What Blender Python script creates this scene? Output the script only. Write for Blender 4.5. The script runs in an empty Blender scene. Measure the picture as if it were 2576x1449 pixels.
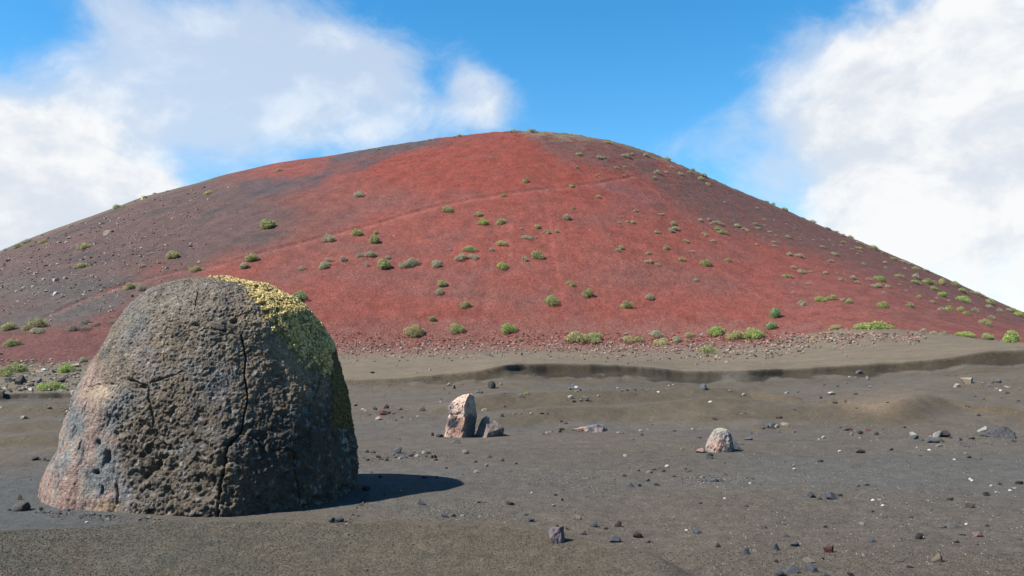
import bpy, math, random
import numpy as np
from mathutils import Vector, Matrix, Quaternion

random.seed(7)
RNG = np.random.default_rng(11)
S = bpy.context.scene
COL = S.collection

# ------------------------------------------------------------------ camera, light, exposure
EYE = 1.6
F = 2146.0                 # focal length for a picture 2576 wide
PITCH = math.atan((900 - 724.5) / F)
cam_d = bpy.data.cameras.new('camera')
cam_d.sensor_width = 36.0
cam_d.lens = 36.0 * F / 2576.0
cam_d.clip_end = 20000
cam = bpy.data.objects.new('camera', cam_d)
cam.location = (0, 0, EYE)
cam.rotation_euler = (math.pi / 2 + PITCH, 0, 0)
COL.objects.link(cam)
S.camera = cam

SUN_EL = math.radians(48)
SUN_AZ = math.radians(249)          # clockwise from +Y: from the left, a little behind the camera
to_sun = Vector((math.sin(SUN_AZ) * math.cos(SUN_EL), math.cos(SUN_AZ) * math.cos(SUN_EL), math.sin(SUN_EL)))
sun_d = bpy.data.lights.new('sun', 'SUN')
sun_d.energy = 5.0
sun_d.angle = math.radians(0.5)
sun_d.color = (1.0, 0.95, 0.87)
sun = bpy.data.objects.new('sun', sun_d)
sun.rotation_euler = to_sun.to_track_quat('Z', 'Y').to_euler()
COL.objects.link(sun)

S.view_settings.view_transform = 'Standard'
S.view_settings.look = 'None'
S.view_settings.gamma = 1
S.view_settings.use_curve_mapping = False
S.view_settings.exposure = 1.35


def px_az_el(px, py):
    zc = (724.5 - py) / F
    xc = (px - 1288) / F
    y = math.cos(PITCH) - math.sin(PITCH) * zc
    z = math.sin(PITCH) + math.cos(PITCH) * zc
    return math.atan2(xc, y), math.atan2(z, math.hypot(xc, y))


def build_world():
    w = bpy.data.worlds.new('World')
    S.world = w
    w.use_nodes = True
    nt = w.node_tree
    N, L = nt.nodes, nt.links
    N.clear()

    def node(t, **kw):
        n = N.new(t)
        for k, v in kw.items():
            setattr(n, k, v)
        return n

    def m(op, a, b=None, c=None, clamp=False):
        n = node('ShaderNodeMath', operation=op, use_clamp=clamp)
        for i, v in enumerate((a, b, c)):
            if v is None:
                continue
            if isinstance(v, (int, float)):
                n.inputs[i].default_value = v
            else:
                L.new(v, n.inputs[i])
        return n.outputs[0]

    def sstep(v, lo, hi):
        n = node('ShaderNodeMapRange', interpolation_type='SMOOTHSTEP')
        L.new(v, n.inputs[0])
        n.inputs[1].default_value = lo
        n.inputs[2].default_value = hi
        return n.outputs[0]

    tc = node('ShaderNodeTexCoord')
    D = tc.outputs['Generated']
    nrm = node('ShaderNodeVectorMath', operation='NORMALIZE')
    L.new(D, nrm.inputs[0])
    D = nrm.outputs[0]
    sep = node('ShaderNodeSeparateXYZ')
    L.new(D, sep.inputs[0])
    az = m('ARCTAN2', sep.outputs[0], sep.outputs[1])
    el = m('ARCSINE', sep.outputs[2])

    mp = node('ShaderNodeMapping')
    mp.inputs['Scale'].default_value = (1, 1, 1.45)
    L.new(D, mp.inputs[0])

    def noise(scale, detail, rough, loc=(0, 0, 0), dist=0.0, src=None):
        mm = node('ShaderNodeVectorMath', operation='ADD')
        L.new(src or mp.outputs[0], mm.inputs[0])
        mm.inputs[1].default_value = loc
        n = node('ShaderNodeTexNoise')
        n.inputs['Scale'].default_value = scale
        n.inputs['Detail'].default_value = detail
        n.inputs['Roughness'].default_value = rough
        n.inputs['Distortion'].default_value = dist
        L.new(mm.outputs[0], n.inputs['Vector'])
        return n

    # warp so that cloud edges curl
    wn = noise(5.0, 3, 0.5, (3.1, 0.7, 2.2))
    wsub = node('ShaderNodeVectorMath', operation='SUBTRACT')
    L.new(wn.outputs['Color'], wsub.inputs[0])
    wsub.inputs[1].default_value = (0.5, 0.5, 0.5)
    wsc = node('ShaderNodeVectorMath', operation='SCALE')
    L.new(wsub.outputs[0], wsc.inputs[0])
    wsc.inputs['Scale'].default_value = 0.10
    wadd = node('ShaderNodeVectorMath', operation='ADD')
    L.new(mp.outputs[0], wadd.inputs[0])
    L.new(wsc.outputs[0], wadd.inputs[1])
    W = wadd.outputs[0]
    n_big = noise(4.6, 11, 0.60, (0.4, 1.7, 0.3), 0.0, W).outputs[0]
    n_wisp = noise(8.0, 9, 0.66, (5.4, 2.7, 1.3), 0.3, W).outputs[0]
    n_shade = noise(5.5, 6, 0.55, (7.4, 3.7, 9.3), 0.0, W).outputs[0]
    # warped azimuth / elevation for the cloud banks
    wsep = node('ShaderNodeSeparateXYZ')
    L.new(wsub.outputs[0], wsep.inputs[0])
    az2 = m('ADD', az, m('MULTIPLY', wsep.outputs[0], 0.13))
    el2 = m('ADD', el, m('MULTIPLY', wsep.outputs[2], 0.09))

    def blob(px, py, rx, ry, amp):
        a0, e0 = px_az_el(px, py)
        da = m('MULTIPLY', m('SUBTRACT', az2, a0), F / rx)
        de = m('MULTIPLY', m('SUBTRACT', el2, e0), F / ry)
        r2 = m('ADD', m('MULTIPLY', da, da), m('MULTIPLY', de, de))
        return m('MULTIPLY', m('POWER', 2.718, m('MULTIPLY', r2, -1.0)), amp)

    def total(blobs):
        s = None
        for b in blobs:
            v = blob(*b)
            s = v if s is None else m('ADD', s, v)
        return s

    dense = total([
        (40, 430, 330, 240, .62), (330, 480, 230, 130, .50), (-500, 350, 600, 400, .5),
        (2400, 420, 390, 330, .74), (2170, 530, 230, 120, .42), (2560, 90, 300, 210, .52), (2200, 200, 220, 150, .28),
        (1225, 285, 125, 85, .60), (2110, 340, 200, 200, .22), (860, 335, 200, 75, .50), (520, 180, 400, 130, .16), (3100, 400, 500, 500, .6),
        (60, 50, 200, 120, -.6), (1075, 250, 55, 110, -.45), (370, 395, 110, 40, -.30), (2330, 15, 120, 50, -.35), (1500, 200, 420, 330, -.5),
    ])
    veil = total([
        (520, 170, 450, 180, .66), (900, 230, 300, 170, .55), (1225, 285, 130, 90, .75), (250, 60, 170, 90, .25),
        (2020, 130, 110, 90, .36), (2020, 300, 170, 150, .50), (2200, 300, 400, 400, .35),
        (1700, 375, 110, 50, .32), (200, 300, 400, 300, .35), (-600, 300, 700, 400, .4),
        (60, 50, 190, 120, -.7), (1500, 120, 420, 220, -.35), (1070, 240, 55, 100, -.35), (2330, 15, 120, 50, -.2),
        (1900, 480, 90, 110, .28), (1070, 300, 120, 100, .22),
    ])
    cov = m('ADD', m('MULTIPLY', n_big, 1.55), dense)
    dens = sstep(cov, 1.00, 1.56)
    vcov = m('ADD', m('MULTIPLY', n_wisp, 1.25), veil)
    vden = m('MULTIPLY', sstep(vcov, 0.72, 1.42), 0.72)
    alpha = m('SUBTRACT', 1.0, m('MULTIPLY', m('SUBTRACT', 1.0, dens), m('SUBTRACT', 1.0, vden)))

    sky = node('ShaderNodeTexSky', sky_type='NISHITA')
    sky.sun_disc = False
    sky.sun_elevation = SUN_EL
    sky.sun_rotation = SUN_AZ
    sky.air_density = 1.0
    sky.dust_density = 0.25
    sky.ozone_density = 3.0
    hs = node('ShaderNodeHueSaturation')
    hs.inputs['Saturation'].default_value = 1.36
    hs.inputs['Value'].default_value = 1.07
    hs.inputs['Hue'].default_value = 0.492
    L.new(sky.outputs[0], hs.inputs['Color'])

    # billows: the side of a cloud turned to the sun is the brighter one
    woff = node('ShaderNodeVectorMath', operation='ADD')
    L.new(W, woff.inputs[0])
    woff.inputs[1].default_value = (-0.030, 0.0, 0.034)
    n_off = noise(4.6, 6, 0.60, (0.4, 1.7, 0.3), 0.0, woff.outputs[0]).outputs[0]
    relief = m('SUBTRACT', n_big, n_off)
    ramp = node('ShaderNodeMix', data_type='RGBA')
    ramp.inputs['A'].default_value = (3.75, 4.05, 4.5, 1)
    ramp.inputs['B'].default_value = (5.0, 5.05, 5.1, 1)
    sh = m('ADD', m('ADD', m('MULTIPLY', n_shade, 0.75), m('MULTIPLY', relief, 2.6)), m('MULTIPLY', dens, 0.22))
    L.new(sstep(sh, 0.28, 0.80), ramp.inputs['Factor'])
    mix = node('ShaderNodeMix', data_type='RGBA')
    L.new(alpha, mix.inputs['Factor'])
    L.new(hs.outputs[0], mix.inputs['A'])
    L.new(ramp.outputs['Result'], mix.inputs['B'])
    bg = node('ShaderNodeBackground')
    bg.inputs['Strength'].default_value = 0.075
    L.new(mix.outputs['Result'], bg.inputs['Color'])
    out = node('ShaderNodeOutputWorld')
    L.new(bg.outputs[0], out.inputs[0])
    w.cycles.sampling_method = 'AUTOMATIC'


build_world()

# ------------------------------------------------------------------ numpy noise
_perm = RNG.permutation(256)
_perm = np.concatenate([_perm, _perm, _perm])
_g = RNG.normal(size=(256, 3))
_g /= np.linalg.norm(_g, axis=1)[:, None]


def perlin(p):
    i = np.floor(p).astype(np.int64)
    f = p - i
    u = f * f * f * (f * (f * 6 - 15) + 10)
    i &= 255
    out = np.zeros(len(p))
    for dx in (0, 1):
        wx = u[:, 0] if dx else 1 - u[:, 0]
        hx = _perm[(i[:, 0] + dx) & 255]
        for dy in (0, 1):
            wy = u[:, 1] if dy else 1 - u[:, 1]
            hy = _perm[hx + ((i[:, 1] + dy) & 255)]
            for dz in (0, 1):
                wz = u[:, 2] if dz else 1 - u[:, 2]
                h = _perm[hy + ((i[:, 2] + dz) & 255)]
                g = _g[h]
                d = g[:, 0] * (f[:, 0] - dx) + g[:, 1] * (f[:, 1] - dy) + g[:, 2] * (f[:, 2] - dz)
                out += wx * wy * wz * d
    return out


def fbm(p, octs=4, gain=0.5, lac=2.03):
    a, s, out = 1.0, 1.0, 0
    for k in range(octs):
        out = out + a * perlin(p * s + k * 17.31)
        a *= gain
        s *= lac
    return out


def worley(p):
    """distance to the nearest and second nearest jittered cell point"""
    i = np.floor(p).astype(np.int64)
    d1 = np.full(len(p), 9.0)
    d2 = np.full(len(p), 9.0)
    for dx in (-1, 0, 1):
        for dy in (-1, 0, 1):
            for dz in (-1, 0, 1):
                c = i + (dx, dy, dz)
                h = _perm[_perm[_perm[c[:, 0] & 255] + (c[:, 1] & 255)] + (c[:, 2] & 255)]
                q = c + 0.5 + 0.45 * _g[h]
                d = np.sqrt(((q - p) ** 2).sum(1))
                near = d < d1
                d2 = np.where(near, d1, np.minimum(d2, d))
                d1 = np.where(near, d, d1)
    return d1, d2


def sst(x, a, b):
    t = np.clip((x - a) / (b - a), 0, 1)
    return t * t * (3 - 2 * t)


def px_dir(px, py):
    px = np.asarray(px, float)
    py = np.asarray(py, float)
    zc = (724.5 - py) / F
    xc = (px - 1288) / F
    y = math.cos(PITCH) - math.sin(PITCH) * zc
    z = math.sin(PITCH) + math.cos(PITCH) * zc
    return np.arctan2(xc, y), z / np.hypot(xc, y)          # azimuth, tangent of elevation


def project(P):
    x, y, z = P[..., 0], P[..., 1], P[..., 2] - EYE
    dep = y * math.cos(PITCH) + z * math.sin(PITCH)
    up = -y * math.sin(PITCH) + z * math.cos(PITCH)
    dep = np.where(dep < 0.05, 0.05, dep)
    return 1288 + F * x / dep, 724.5 - F * up / dep


# ------------------------------------------------------------------ mesh + material helpers
def mesh_from(name, V, Fc, cols=None, smooth=True):
    """V (n,3); Fc (m,3|4) numpy faces; cols (n,3) point colours"""
    me = bpy.data.meshes.new(name)
    V = np.asarray(V, np.float32)
    Fc = np.asarray(Fc, np.int32)
    k = Fc.shape[1]
    me.vertices.add(len(V))
    me.vertices.foreach_set('co', V.ravel())
    me.loops.add(Fc.size)
    me.loops.foreach_set('vertex_index', Fc.ravel())
    me.polygons.add(len(Fc))
    me.polygons.foreach_set('loop_start', np.arange(0, Fc.size, k, dtype=np.int32))
    me.polygons.foreach_set('use_smooth', np.full(len(Fc), smooth))
    if cols is not None:
        at = me.attributes.new('tint', 'FLOAT_COLOR', 'POINT')
        c = np.ones((len(V), 4), np.float32)
        c[:, :3] = cols
        at.data.foreach_set('color', c.ravel())
    me.update(calc_edges=True)
    me.validate()
    return me


def link(name, me, mat, parent=None, loc=None, **props):
    o = bpy.data.objects.new(name, me)
    if mat is not None and me is not None and not me.materials:
        me.materials.append(mat)
    COL.objects.link(o)
    if parent is not None:
        o.parent = parent
    if loc is not None:
        o.location = loc
    for k, v in props.items():
        if v:
            o[k] = v
    return o


def material(name, base=None, rough=0.95, speckle=((30, .35),), bump=((40, .02),), attr=True, spec=0.15, sub=None):
    """procedural material: the mesh's own tint (or one base colour), varied by noise, with a noise relief"""
    mt = bpy.data.materials.new(name)
    mt.use_nodes = True
    nt = mt.node_tree
    N, L = nt.nodes, nt.links
    bs = N['Principled BSDF']
    bs.inputs['Roughness'].default_value = rough
    bs.inputs['Specular IOR Level'].default_value = spec
    tc = N.new('ShaderNodeTexCoord')
    if attr:
        a = N.new('ShaderNodeAttribute')
        a.attribute_name = 'tint'
        col = a.outputs['Color']
    else:
        r = N.new('ShaderNodeRGB')
        r.outputs[0].default_value = (*base, 1)
        col = r.outputs[0]
    for sc, amt in speckle:
        n = N.new('ShaderNodeTexNoise')
        n.inputs['Scale'].default_value = sc
        n.inputs['Detail'].default_value = 3
        n.inputs['Roughness'].default_value = 0.65
        L.new(tc.outputs['Object'], n.inputs['Vector'])
        mr = N.new('ShaderNodeMapRange')
        mr.inputs[1].default_value = 0.3
        mr.inputs[2].default_value = 0.7
        mr.inputs[3].default_value = 1 - amt
        mr.inputs[4].default_value = 1 + amt
        L.new(n.outputs[0], mr.inputs[0])
        mu = N.new('ShaderNodeVectorMath')
        mu.operation = 'SCALE'
        L.new(col, mu.inputs[0])
        L.new(mr.outputs[0], mu.inputs['Scale'])
        col = mu.outputs[0]
    L.new(col, bs.inputs['Base Color'])
    prev = None
    for sc, dist in bump:
        n = N.new('ShaderNodeTexNoise')
        n.inputs['Scale'].default_value = sc
        n.inputs['Detail'].default_value = 4
        n.inputs['Roughness'].default_value = 0.6
        L.new(tc.outputs['Object'], n.inputs['Vector'])
        b = N.new('ShaderNodeBump')
        b.inputs['Strength'].default_value = 1.0
        b.inputs['Distance'].default_value = dist
        L.new(n.outputs[0], b.inputs['Height'])
        if prev is not None:
            L.new(prev, b.inputs['Normal'])
        prev = b.outputs[0]
    if prev is not None:
        L.new(prev, bs.inputs['Normal'])
    return mt


# ------------------------------------------------------------------ terrain: heights along every bearing
def curve(pts):
    """image polyline -> (bearing, tangent of elevation)"""
    a = np.array(pts, float)
    th, t = px_dir(a[:, 0], a[:, 1])
    return th, t


RIDGE = curve([(-700, 800), (-350, 738), (-150, 684), (0, 632), (60, 605), (150, 572), (280, 526), (360, 495), (480, 465), (570, 438), (700, 409),
               (830, 392), (950, 372), (1080, 352), (1200, 337), (1290, 330), (1345, 331), (1440, 339), (1540, 356), (1640, 386),
               (1740, 428), (1860, 481), (1960, 523), (2060, 566), (2160, 606), (2260, 648), (2360, 692), (2460, 737), (2540, 772),
               (2576, 787), (2700, 830), (2850, 868)])
FOOT = curve([(-300, 925), (0, 922), (300, 902), (600, 890), (870, 880), (1300, 874), (1700, 868), (1900, 860), (2020, 843), (2120, 828), (2250, 827),
              (2400, 843), (2500, 857), (2576, 864), (2800, 872)])
MIDB = curve([(-300, 955), (0, 952), (300, 935), (870, 908), (1300, 896), (1800, 898), (2000, 884), (2200, 866), (2400, 868), (2576, 871), (2800, 872)])
CREST = curve([(-300, 992), (0, 990), (190, 986), (400, 975), (700, 962), (870, 955), (1000, 952), (1080, 945), (1180, 935), (1270, 920), (1300, 915), (1400, 914),
               (1500, 916), (1600, 920), (1700, 930), (1770, 934), (1850, 932), (1900, 930), (2000, 927), (2200, 914), (2330, 904), (2400, 898), (2440, 890),
               (2480, 883), (2576, 879), (2800, 876)])
SFOOT = curve([(-300, 1030), (0, 1028), (190, 1022), (500, 1000), (870, 988), (1100, 978), (1300, 966), (1450, 972), (1600, 984), (1800, 990), (2000, 985),
               (2200, 975), (2400, 962), (2576, 952), (2800, 950)])
MOUND = curve([(-200, 1337), (0, 1336), (200, 1331), (330, 1320), (450, 1308), (900, 1313), (1280, 1322), (1400, 1343), (1500, 1368), (1650, 1405), (1750, 1440), (1850, 1480)])
MOUND_R = curve([(-200, 0), (0, 0), (450, 0), (900, 0), (1280, 0), (1400, 0), (1500, 0), (1650, 0), (1750, 0), (1900, 0), (2576, 0)])[0], \
    np.array([7.2, 7.25, 7.2, 7.1, 7.0, 6.75, 6.45, 5.9, 5.5, 5.1, 5.0])

core = np.radians(np.linspace(-37, 37, 720))
side = np.radians(np.linspace(37, 80, 44))[1:]
back = np.radians(np.linspace(80, 180, 22))[1:]
TH = np.concatenate([-back[::-1], -side[::-1], core, side, back])
J0 = len(back) + len(side)


def at_th(c):
    return np.interp(TH, c[0], c[1])


def gsm(v, n=3):
    k = np.exp(-0.5 * (np.arange(-3 * n, 3 * n + 1) / n) ** 2)
    k /= k.sum()
    return np.convolve(np.pad(v, 3 * n, mode='edge'), k, mode='valid')


th1 = np.stack([TH * 13, TH * 0 + 3.3, TH * 0 + .7], 1)
jit = fbm(th1, 4)                       # gives the scarp edge its scallops
fade = sst(np.abs(TH), math.radians(75), math.radians(40))
t_ridge, t_foot, t_mid = gsm(at_th(RIDGE), 3), gsm(at_th(FOOT), 4), gsm(at_th(MIDB), 6)
t_crest, t_sfoot, t_mound = gsm(at_th(CREST), 3), gsm(at_th(SFOOT), 6), gsm(at_th(MOUND), 5)
r_mound = gsm(np.interp(TH, *MOUND_R), 5)
beyond = sst(TH, px_dir(1640, 1400)[0], px_dir(1850, 1450)[0])
z_mound = (EYE + t_mound * r_mound) * (1 - beyond) + 0.10 * beyond
z_mound = gsm(np.where(np.abs(TH) > 1.2, 0.1, z_mound), 4)
r_crest = 45 + 1.1 * jit + .10 * fbm(np.stack([TH * 70, TH * 0 + 1.3, TH * 0], 1), 3) - 3.2 * (1 - sst(TH, px_dir(1245, 920)[0], px_dir(1325, 920)[0])) * sst(TH, px_dir(700, 920)[0], px_dir(1000, 920)[0]) + 2.0 * sst(TH, px_dir(1860, 920)[0], px_dir(2000, 920)[0])
RB = 100.0
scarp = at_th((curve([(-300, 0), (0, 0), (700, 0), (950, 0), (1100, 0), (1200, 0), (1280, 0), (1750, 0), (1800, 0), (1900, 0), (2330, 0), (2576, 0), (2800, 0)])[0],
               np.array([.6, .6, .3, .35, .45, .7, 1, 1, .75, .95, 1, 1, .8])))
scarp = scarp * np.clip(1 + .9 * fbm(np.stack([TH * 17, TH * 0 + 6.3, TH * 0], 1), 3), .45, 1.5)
z_crest = EYE + t_crest * r_crest
z_sfoot = EYE + t_sfoot * 37
lip = z_crest - scarp * (0.42 + 0.10 * fbm(np.stack([TH * 22, TH * 0 + 9.1, TH * 0], 1), 3)) - (1 - scarp) * .06
RK = np.stack([np.full_like(TH, v) for v in (0.0, 3.2)] +
              [r_mound, r_mound + 1.15] + [np.full_like(TH, v) for v in (9.5, 14, 19, 27, 37)] +
              [r_crest - 0.40, r_crest, r_crest + 1.2, np.full_like(TH, 70.0), np.full_like(TH, RB)])
ZK = np.stack([TH * 0 - .05, TH * 0 + .02, z_mound, -.02 + .07 * beyond, TH * 0 + .02 * beyond, TH * 0 - .01, TH * 0 - .03, TH * 0 + .08, z_sfoot,
               lip, z_crest, EYE + (t_crest + .0015) * (r_crest + 1.2), EYE + t_mid * 70, EYE + t_foot * RB])


def pchip(RK, ZK, r):
    """monotone cubic through the knots of every bearing; r (nr,) -> (nr, ncol)"""
    h = np.diff(RK, axis=0)
    d = np.diff(ZK, axis=0) / h
    m = np.zeros_like(ZK)
    w1 = 2 * h[1:] + h[:-1]
    w2 = h[1:] + 2 * h[:-1]
    ok = (d[1:] * d[:-1]) > 0
    with np.errstate(divide='ignore', invalid='ignore'):
        m[1:-1] = np.where(ok, (w1 + w2) / (w1 / d[:-1] + w2 / d[1:]), 0)
    m[0], m[-1] = d[0], d[-1]
    out = np.zeros((len(r), RK.shape[1]))
    R = r[:, None]
    for k in range(len(h)):
        s = (R - RK[k]) / h[k]
        inside = (s >= 0) & ((s < 1) | (k == len(h) - 1))
        s = np.clip(s, 0, 1)
        z = ((1 + 2 * s) * (1 - s) ** 2 * ZK[k] + s * (1 - s) ** 2 * h[k] * m[k] + s * s * (3 - 2 * s) * ZK[k + 1] + s * s * (s - 1) * h[k] * m[k + 1])
        out = np.where(inside, z, out)
    return out


r_g = np.concatenate([[0.0, 1.0, 2.0, 2.8], np.arange(3.4, 9, .045), np.arange(9, 20, .085), np.arange(20, 36, .16), np.arange(36, 42.5, .2), np.arange(42.5, 48.5, .085),
                      np.arange(48.5, 60, .3), np.arange(60, 99.6, .55), [RB]])
r_c = np.concatenate([np.arange(RB + .45, 250, .5), np.geomspace(251, 6000, 34)])
RIDGE_R = 225.0
rr = RIDGE_R / np.maximum(np.cos(TH * 0.9), .5)
zb = EYE + t_foot * RB
zr = np.maximum(EYE + t_ridge * rr, zb + .5)
Zg = pchip(RK, ZK, r_g)
s = (r_c[:, None] - RB) / (rr - RB)
g1 = t_ridge * (rr - RB) / (zr - zb)
g0 = 1.12
sc = np.clip(s, 0, 1)
Zc = zb + (zr - zb) * (sc * (1 - sc) ** 2 * g0 + sc * sc * (3 - 2 * sc) + sc * sc * (sc - 1) * g1)
past = np.maximum(r_c[:, None] - rr, 0)
Zc = np.where(s > 1, zr + t_ridge * past - 0.0045 * past ** 2, Zc)
Zc = np.where((s > 1) & (Zc < 0), 0.0, Zc)
far_th = sst(np.abs(TH), math.radians(58), math.radians(44))
Zc = Zc * far_th + 0 * (1 - far_th)
Zg = Zg * np.where(r_g[:, None] > 40, np.maximum(far_th, .0), 1)

RA = np.concatenate([r_g, r_c])
Z = np.concatenate([Zg, Zc])
NR, NC = Z.shape
NG = len(r_g)
X = RA[:, None] * np.sin(TH)
Y = RA[:, None] * np.cos(TH)


def z_at(x, y):
    r = np.hypot(x, y)
    th = np.arctan2(x, y)
    j = np.clip(np.searchsorted(TH, th) - 1, 0, NC - 2)
    i = np.clip(np.searchsorted(RA, r) - 1, 0, NR - 2)
    u = (th - TH[j]) / (TH[j + 1] - TH[j])
    v = np.clip((r - RA[i]) / (RA[i + 1] - RA[i]), 0, 1)
    return (Z[i, j] * (1 - u) + Z[i, j + 1] * u) * (1 - v) + (Z[i + 1, j] * (1 - u) + Z[i + 1, j + 1] * u) * v


def place(px, py):
    """where the line of sight through a picture point first meets the terrain"""
    th, t = px_dir(px, py)
    j = int(np.clip(np.searchsorted(TH, th), 0, NC - 1))
    T = (Z[3:, j] - EYE) / RA[3:]
    M = np.maximum.accumulate(T)
    i = int(np.searchsorted(M, t))
    if i >= len(M):
        i = int(np.argmax(T))
        r = RA[3 + i]
    else:
        a = max(i - 1, 0)
        f = 0 if M[i] <= M[a] else (t - M[a]) / (M[i] - M[a])
        r = RA[3 + a] + (RA[3 + i] - RA[3 + a]) * float(np.clip(f, 0, 1))
    x, y = r * math.sin(th), r * math.cos(th)
    return x, y, float(z_at(np.array([x]), np.array([y]))[0]), r


# low dunes on the plain, each laid along its own crest line
def dune(pts, amp, wf, wb, taper=1.5):
    global Z
    P = np.array([place(*p)[:2] for p in pts])
    o = np.argsort(P[:, 0])
    P = P[o]
    m_ = (RA > 9) & (RA < 60)
    x, y = X[m_], Y[m_]
    yr = np.interp(x, P[:, 0], P[:, 1])
    d = y - yr
    sh = np.where(d < 0, np.exp(-(d / wf) ** 2), np.exp(-(d / wb) ** 2))
    e = sst(x, P[0, 0] - taper, P[0, 0] + taper) * (1 - sst(x, P[-1, 0] - taper, P[-1, 0] + taper))
    add = amp * sh * e * (y > 0)
    Z[m_] += add


dune([(1150, 1030), (1300, 1022), (1500, 1016), (1700, 1011), (1870, 1008), (2000, 1016), (2090, 1034)], .46, 1.2, 2.6)
dune([(1230, 1062), (1400, 1056), (1520, 1052), (1640, 1046), (1780, 1040), (1930, 1038)], .30, .9, 2.2)
dune([(1700, 1052), (1900, 1046), (2100, 1045), (2250, 1050)], .26, 1.1, 2.0)
dune([(2230, 1046), (2310, 1034), (2370, 1026), (2430, 1030), (2520, 1044)], .44, 1.0, 2.2)
dune([(1410, 1082), (1480, 1078), (1530, 1080)], .10, .6, 1.0, .6)
dune([(1890, 1078), (1930, 1072), (1985, 1080)], .14, .6, 1.0, .6)
dune([(1240, 975), (1300, 969), (1380, 975)], .15, 1.2, 2, 1.5)
dune([(-40, 1042), (60, 1040), (160, 1040), (250, 1040)], .34, 1.0, 2.0)
dune([(-40, 1084), (80, 1086), (200, 1088)], .27, .9, 1.6)
dune([(-40, 1118), (80, 1116), (220, 1118)], .22, .7, 1.6)
dune([(-40, 1165), (60, 1158), (200, 1160)], .18, .8, 1.4)

Pw = np.stack([X.ravel(), Y.ravel(), Z.ravel()], 1)
PX, PY = project(Pw)
RR = np.repeat(RA, NC)
front = (Pw[:, 1] > 0) & (np.abs(np.tile(TH, NR)) < math.radians(60))

# relief of the cone: path, gully, erosion ledges, streaks
cone_v = RR > RB
nz3 = fbm(np.stack([Pw[:, 0] / 9, Pw[:, 1] / 9, Pw[:, 2] / 9], 1), 3)
dz = np.zeros(len(Pw))
gm = ~cone_v
p2 = Pw[gm]
near = sst(RR[gm], 2, 6)
dz[gm] += near * (0.055 * fbm(np.stack([p2[:, 0] / 2.6, p2[:, 1] / 2.6, p2[:, 0] * 0], 1), 3) * sst(RR[gm], 8, 22)
                  + 0.012 * fbm(np.stack([p2[:, 0] / .5, p2[:, 1] / .5, p2[:, 0] * 0 + 5], 1), 3))
# erosion of the scarp face
rc = np.tile(r_crest, NR)
sc_w = np.exp(-((RR - rc + 1.2) / 1.6) ** 2) * np.tile(scarp, NR)
k = gm & (sc_w > .01) & front
thv = np.tile(TH, NR)
dz[k] += sc_w[k] * 0.16 * sst(rc[k] - RR[k], .25, .9) * fbm(np.stack([thv[k] * 34, RR[k] / 2.5, RR[k] * 0 + 2.], 1), 3)
wob = 14 * fbm(np.stack([thv * 26, np.log(np.maximum(RR, 1)) * 9, RR * 0 + 4], 1), 3)
PATH = np.array([(60, 820), (180, 765), (320, 712), (400, 692), (540, 666), (640, 640), (720, 617), (800, 596), (900, 572), (980, 551), (1080, 521), (1180, 500), (1290, 482), (1400, 470), (1500, 459), (1560, 450), (1640, 428)], float)


def path_d(off=0):
    yp = np.interp(PX, PATH[:, 0], PATH[:, 1]) + off
    return PY - yp


def inx(a, b, soft=60):
    return sst(PX, a - soft, a + soft) * (1 - sst(PX, b - soft, b + soft))


kc = cone_v & front
pd = path_d(.12 * wob)
pn = fbm(np.stack([PX / 30, PX * 0, PX * 0 + 1], 1), 3)
path_a = inx(120, 1600) * np.clip(.85 + 1.3 * pn, .05, 1.3)
dz += np.where(kc, path_a * 0.16 * np.exp(-((pd + 3) / 3.0) ** 2) - path_a * 0.16 * np.exp(-((pd - 1.5) / 2.5) ** 2), 0)
gx = np.interp(PY, [470, 500, 540, 600, 670, 740, 800], [1352, 1362, 1378, 1386, 1398, 1412, 1420])
gul = kc & (PY > 480) & (PY < 780)
dz += np.where(gul, -0.07 * np.exp(-((PX - gx) / 7) ** 2) * sst(PY, 480, 560) * (1 - sst(PY, 640, 780)), 0)
ledge = fbm(np.stack([Pw[:, 0] / 5, Pw[:, 1] / 2.2, Pw[:, 2] / 1.1], 1), 4)
up = kc * sst(-PY, -520, -380)
rough_r = kc * sst(PX - 1300 - (PY - 340) * 2.1, -60, 120)
dz += (np.where(kc, .05, 0) + .38 * up * inx(900, 2700) + .18 * rough_r) * ledge
strk = fbm(np.stack([np.arctan2(Pw[:, 0] - 2, 262 - Pw[:, 1]) * 26, Pw[:, 2] / 26, Pw[:, 2] * 0], 1), 4)
dz += np.where(kc, .14 * strk, 0)
dz += np.where(kc, .12 * nz3, 0)
Z += dz.reshape(NR, NC)
Pw[:, 2] = Z.ravel()

# ------------------------------------------------------------------ ground and cone colours
n_a = fbm(np.stack([Pw[:, 0] / 3.2, Pw[:, 1] / 3.2, RR * 0], 1), 4)
n_b = fbm(np.stack([Pw[:, 0] / 14, Pw[:, 1] / 9, RR * 0 + 8], 1), 4)
n_s = fbm(np.stack([thv * 60, np.log(np.maximum(RR, 1)) * 40, RR * 0 + 4], 1), 4)   # fine, even in every distance
n_m = fbm(np.stack([thv * 14, np.log(np.maximum(RR, 1)) * 14, RR * 0 + 14], 1), 5)

C = np.zeros((len(Pw), 3))
n_t = fbm(np.stack([thv * 42, RR * .5, RR * 0 + 4], 1), 4)


def paint(mask, col):
    m_ = np.clip(mask, 0, 1)[:, None]
    C[:] = C * (1 - m_) + np.array(col) * m_


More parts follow.
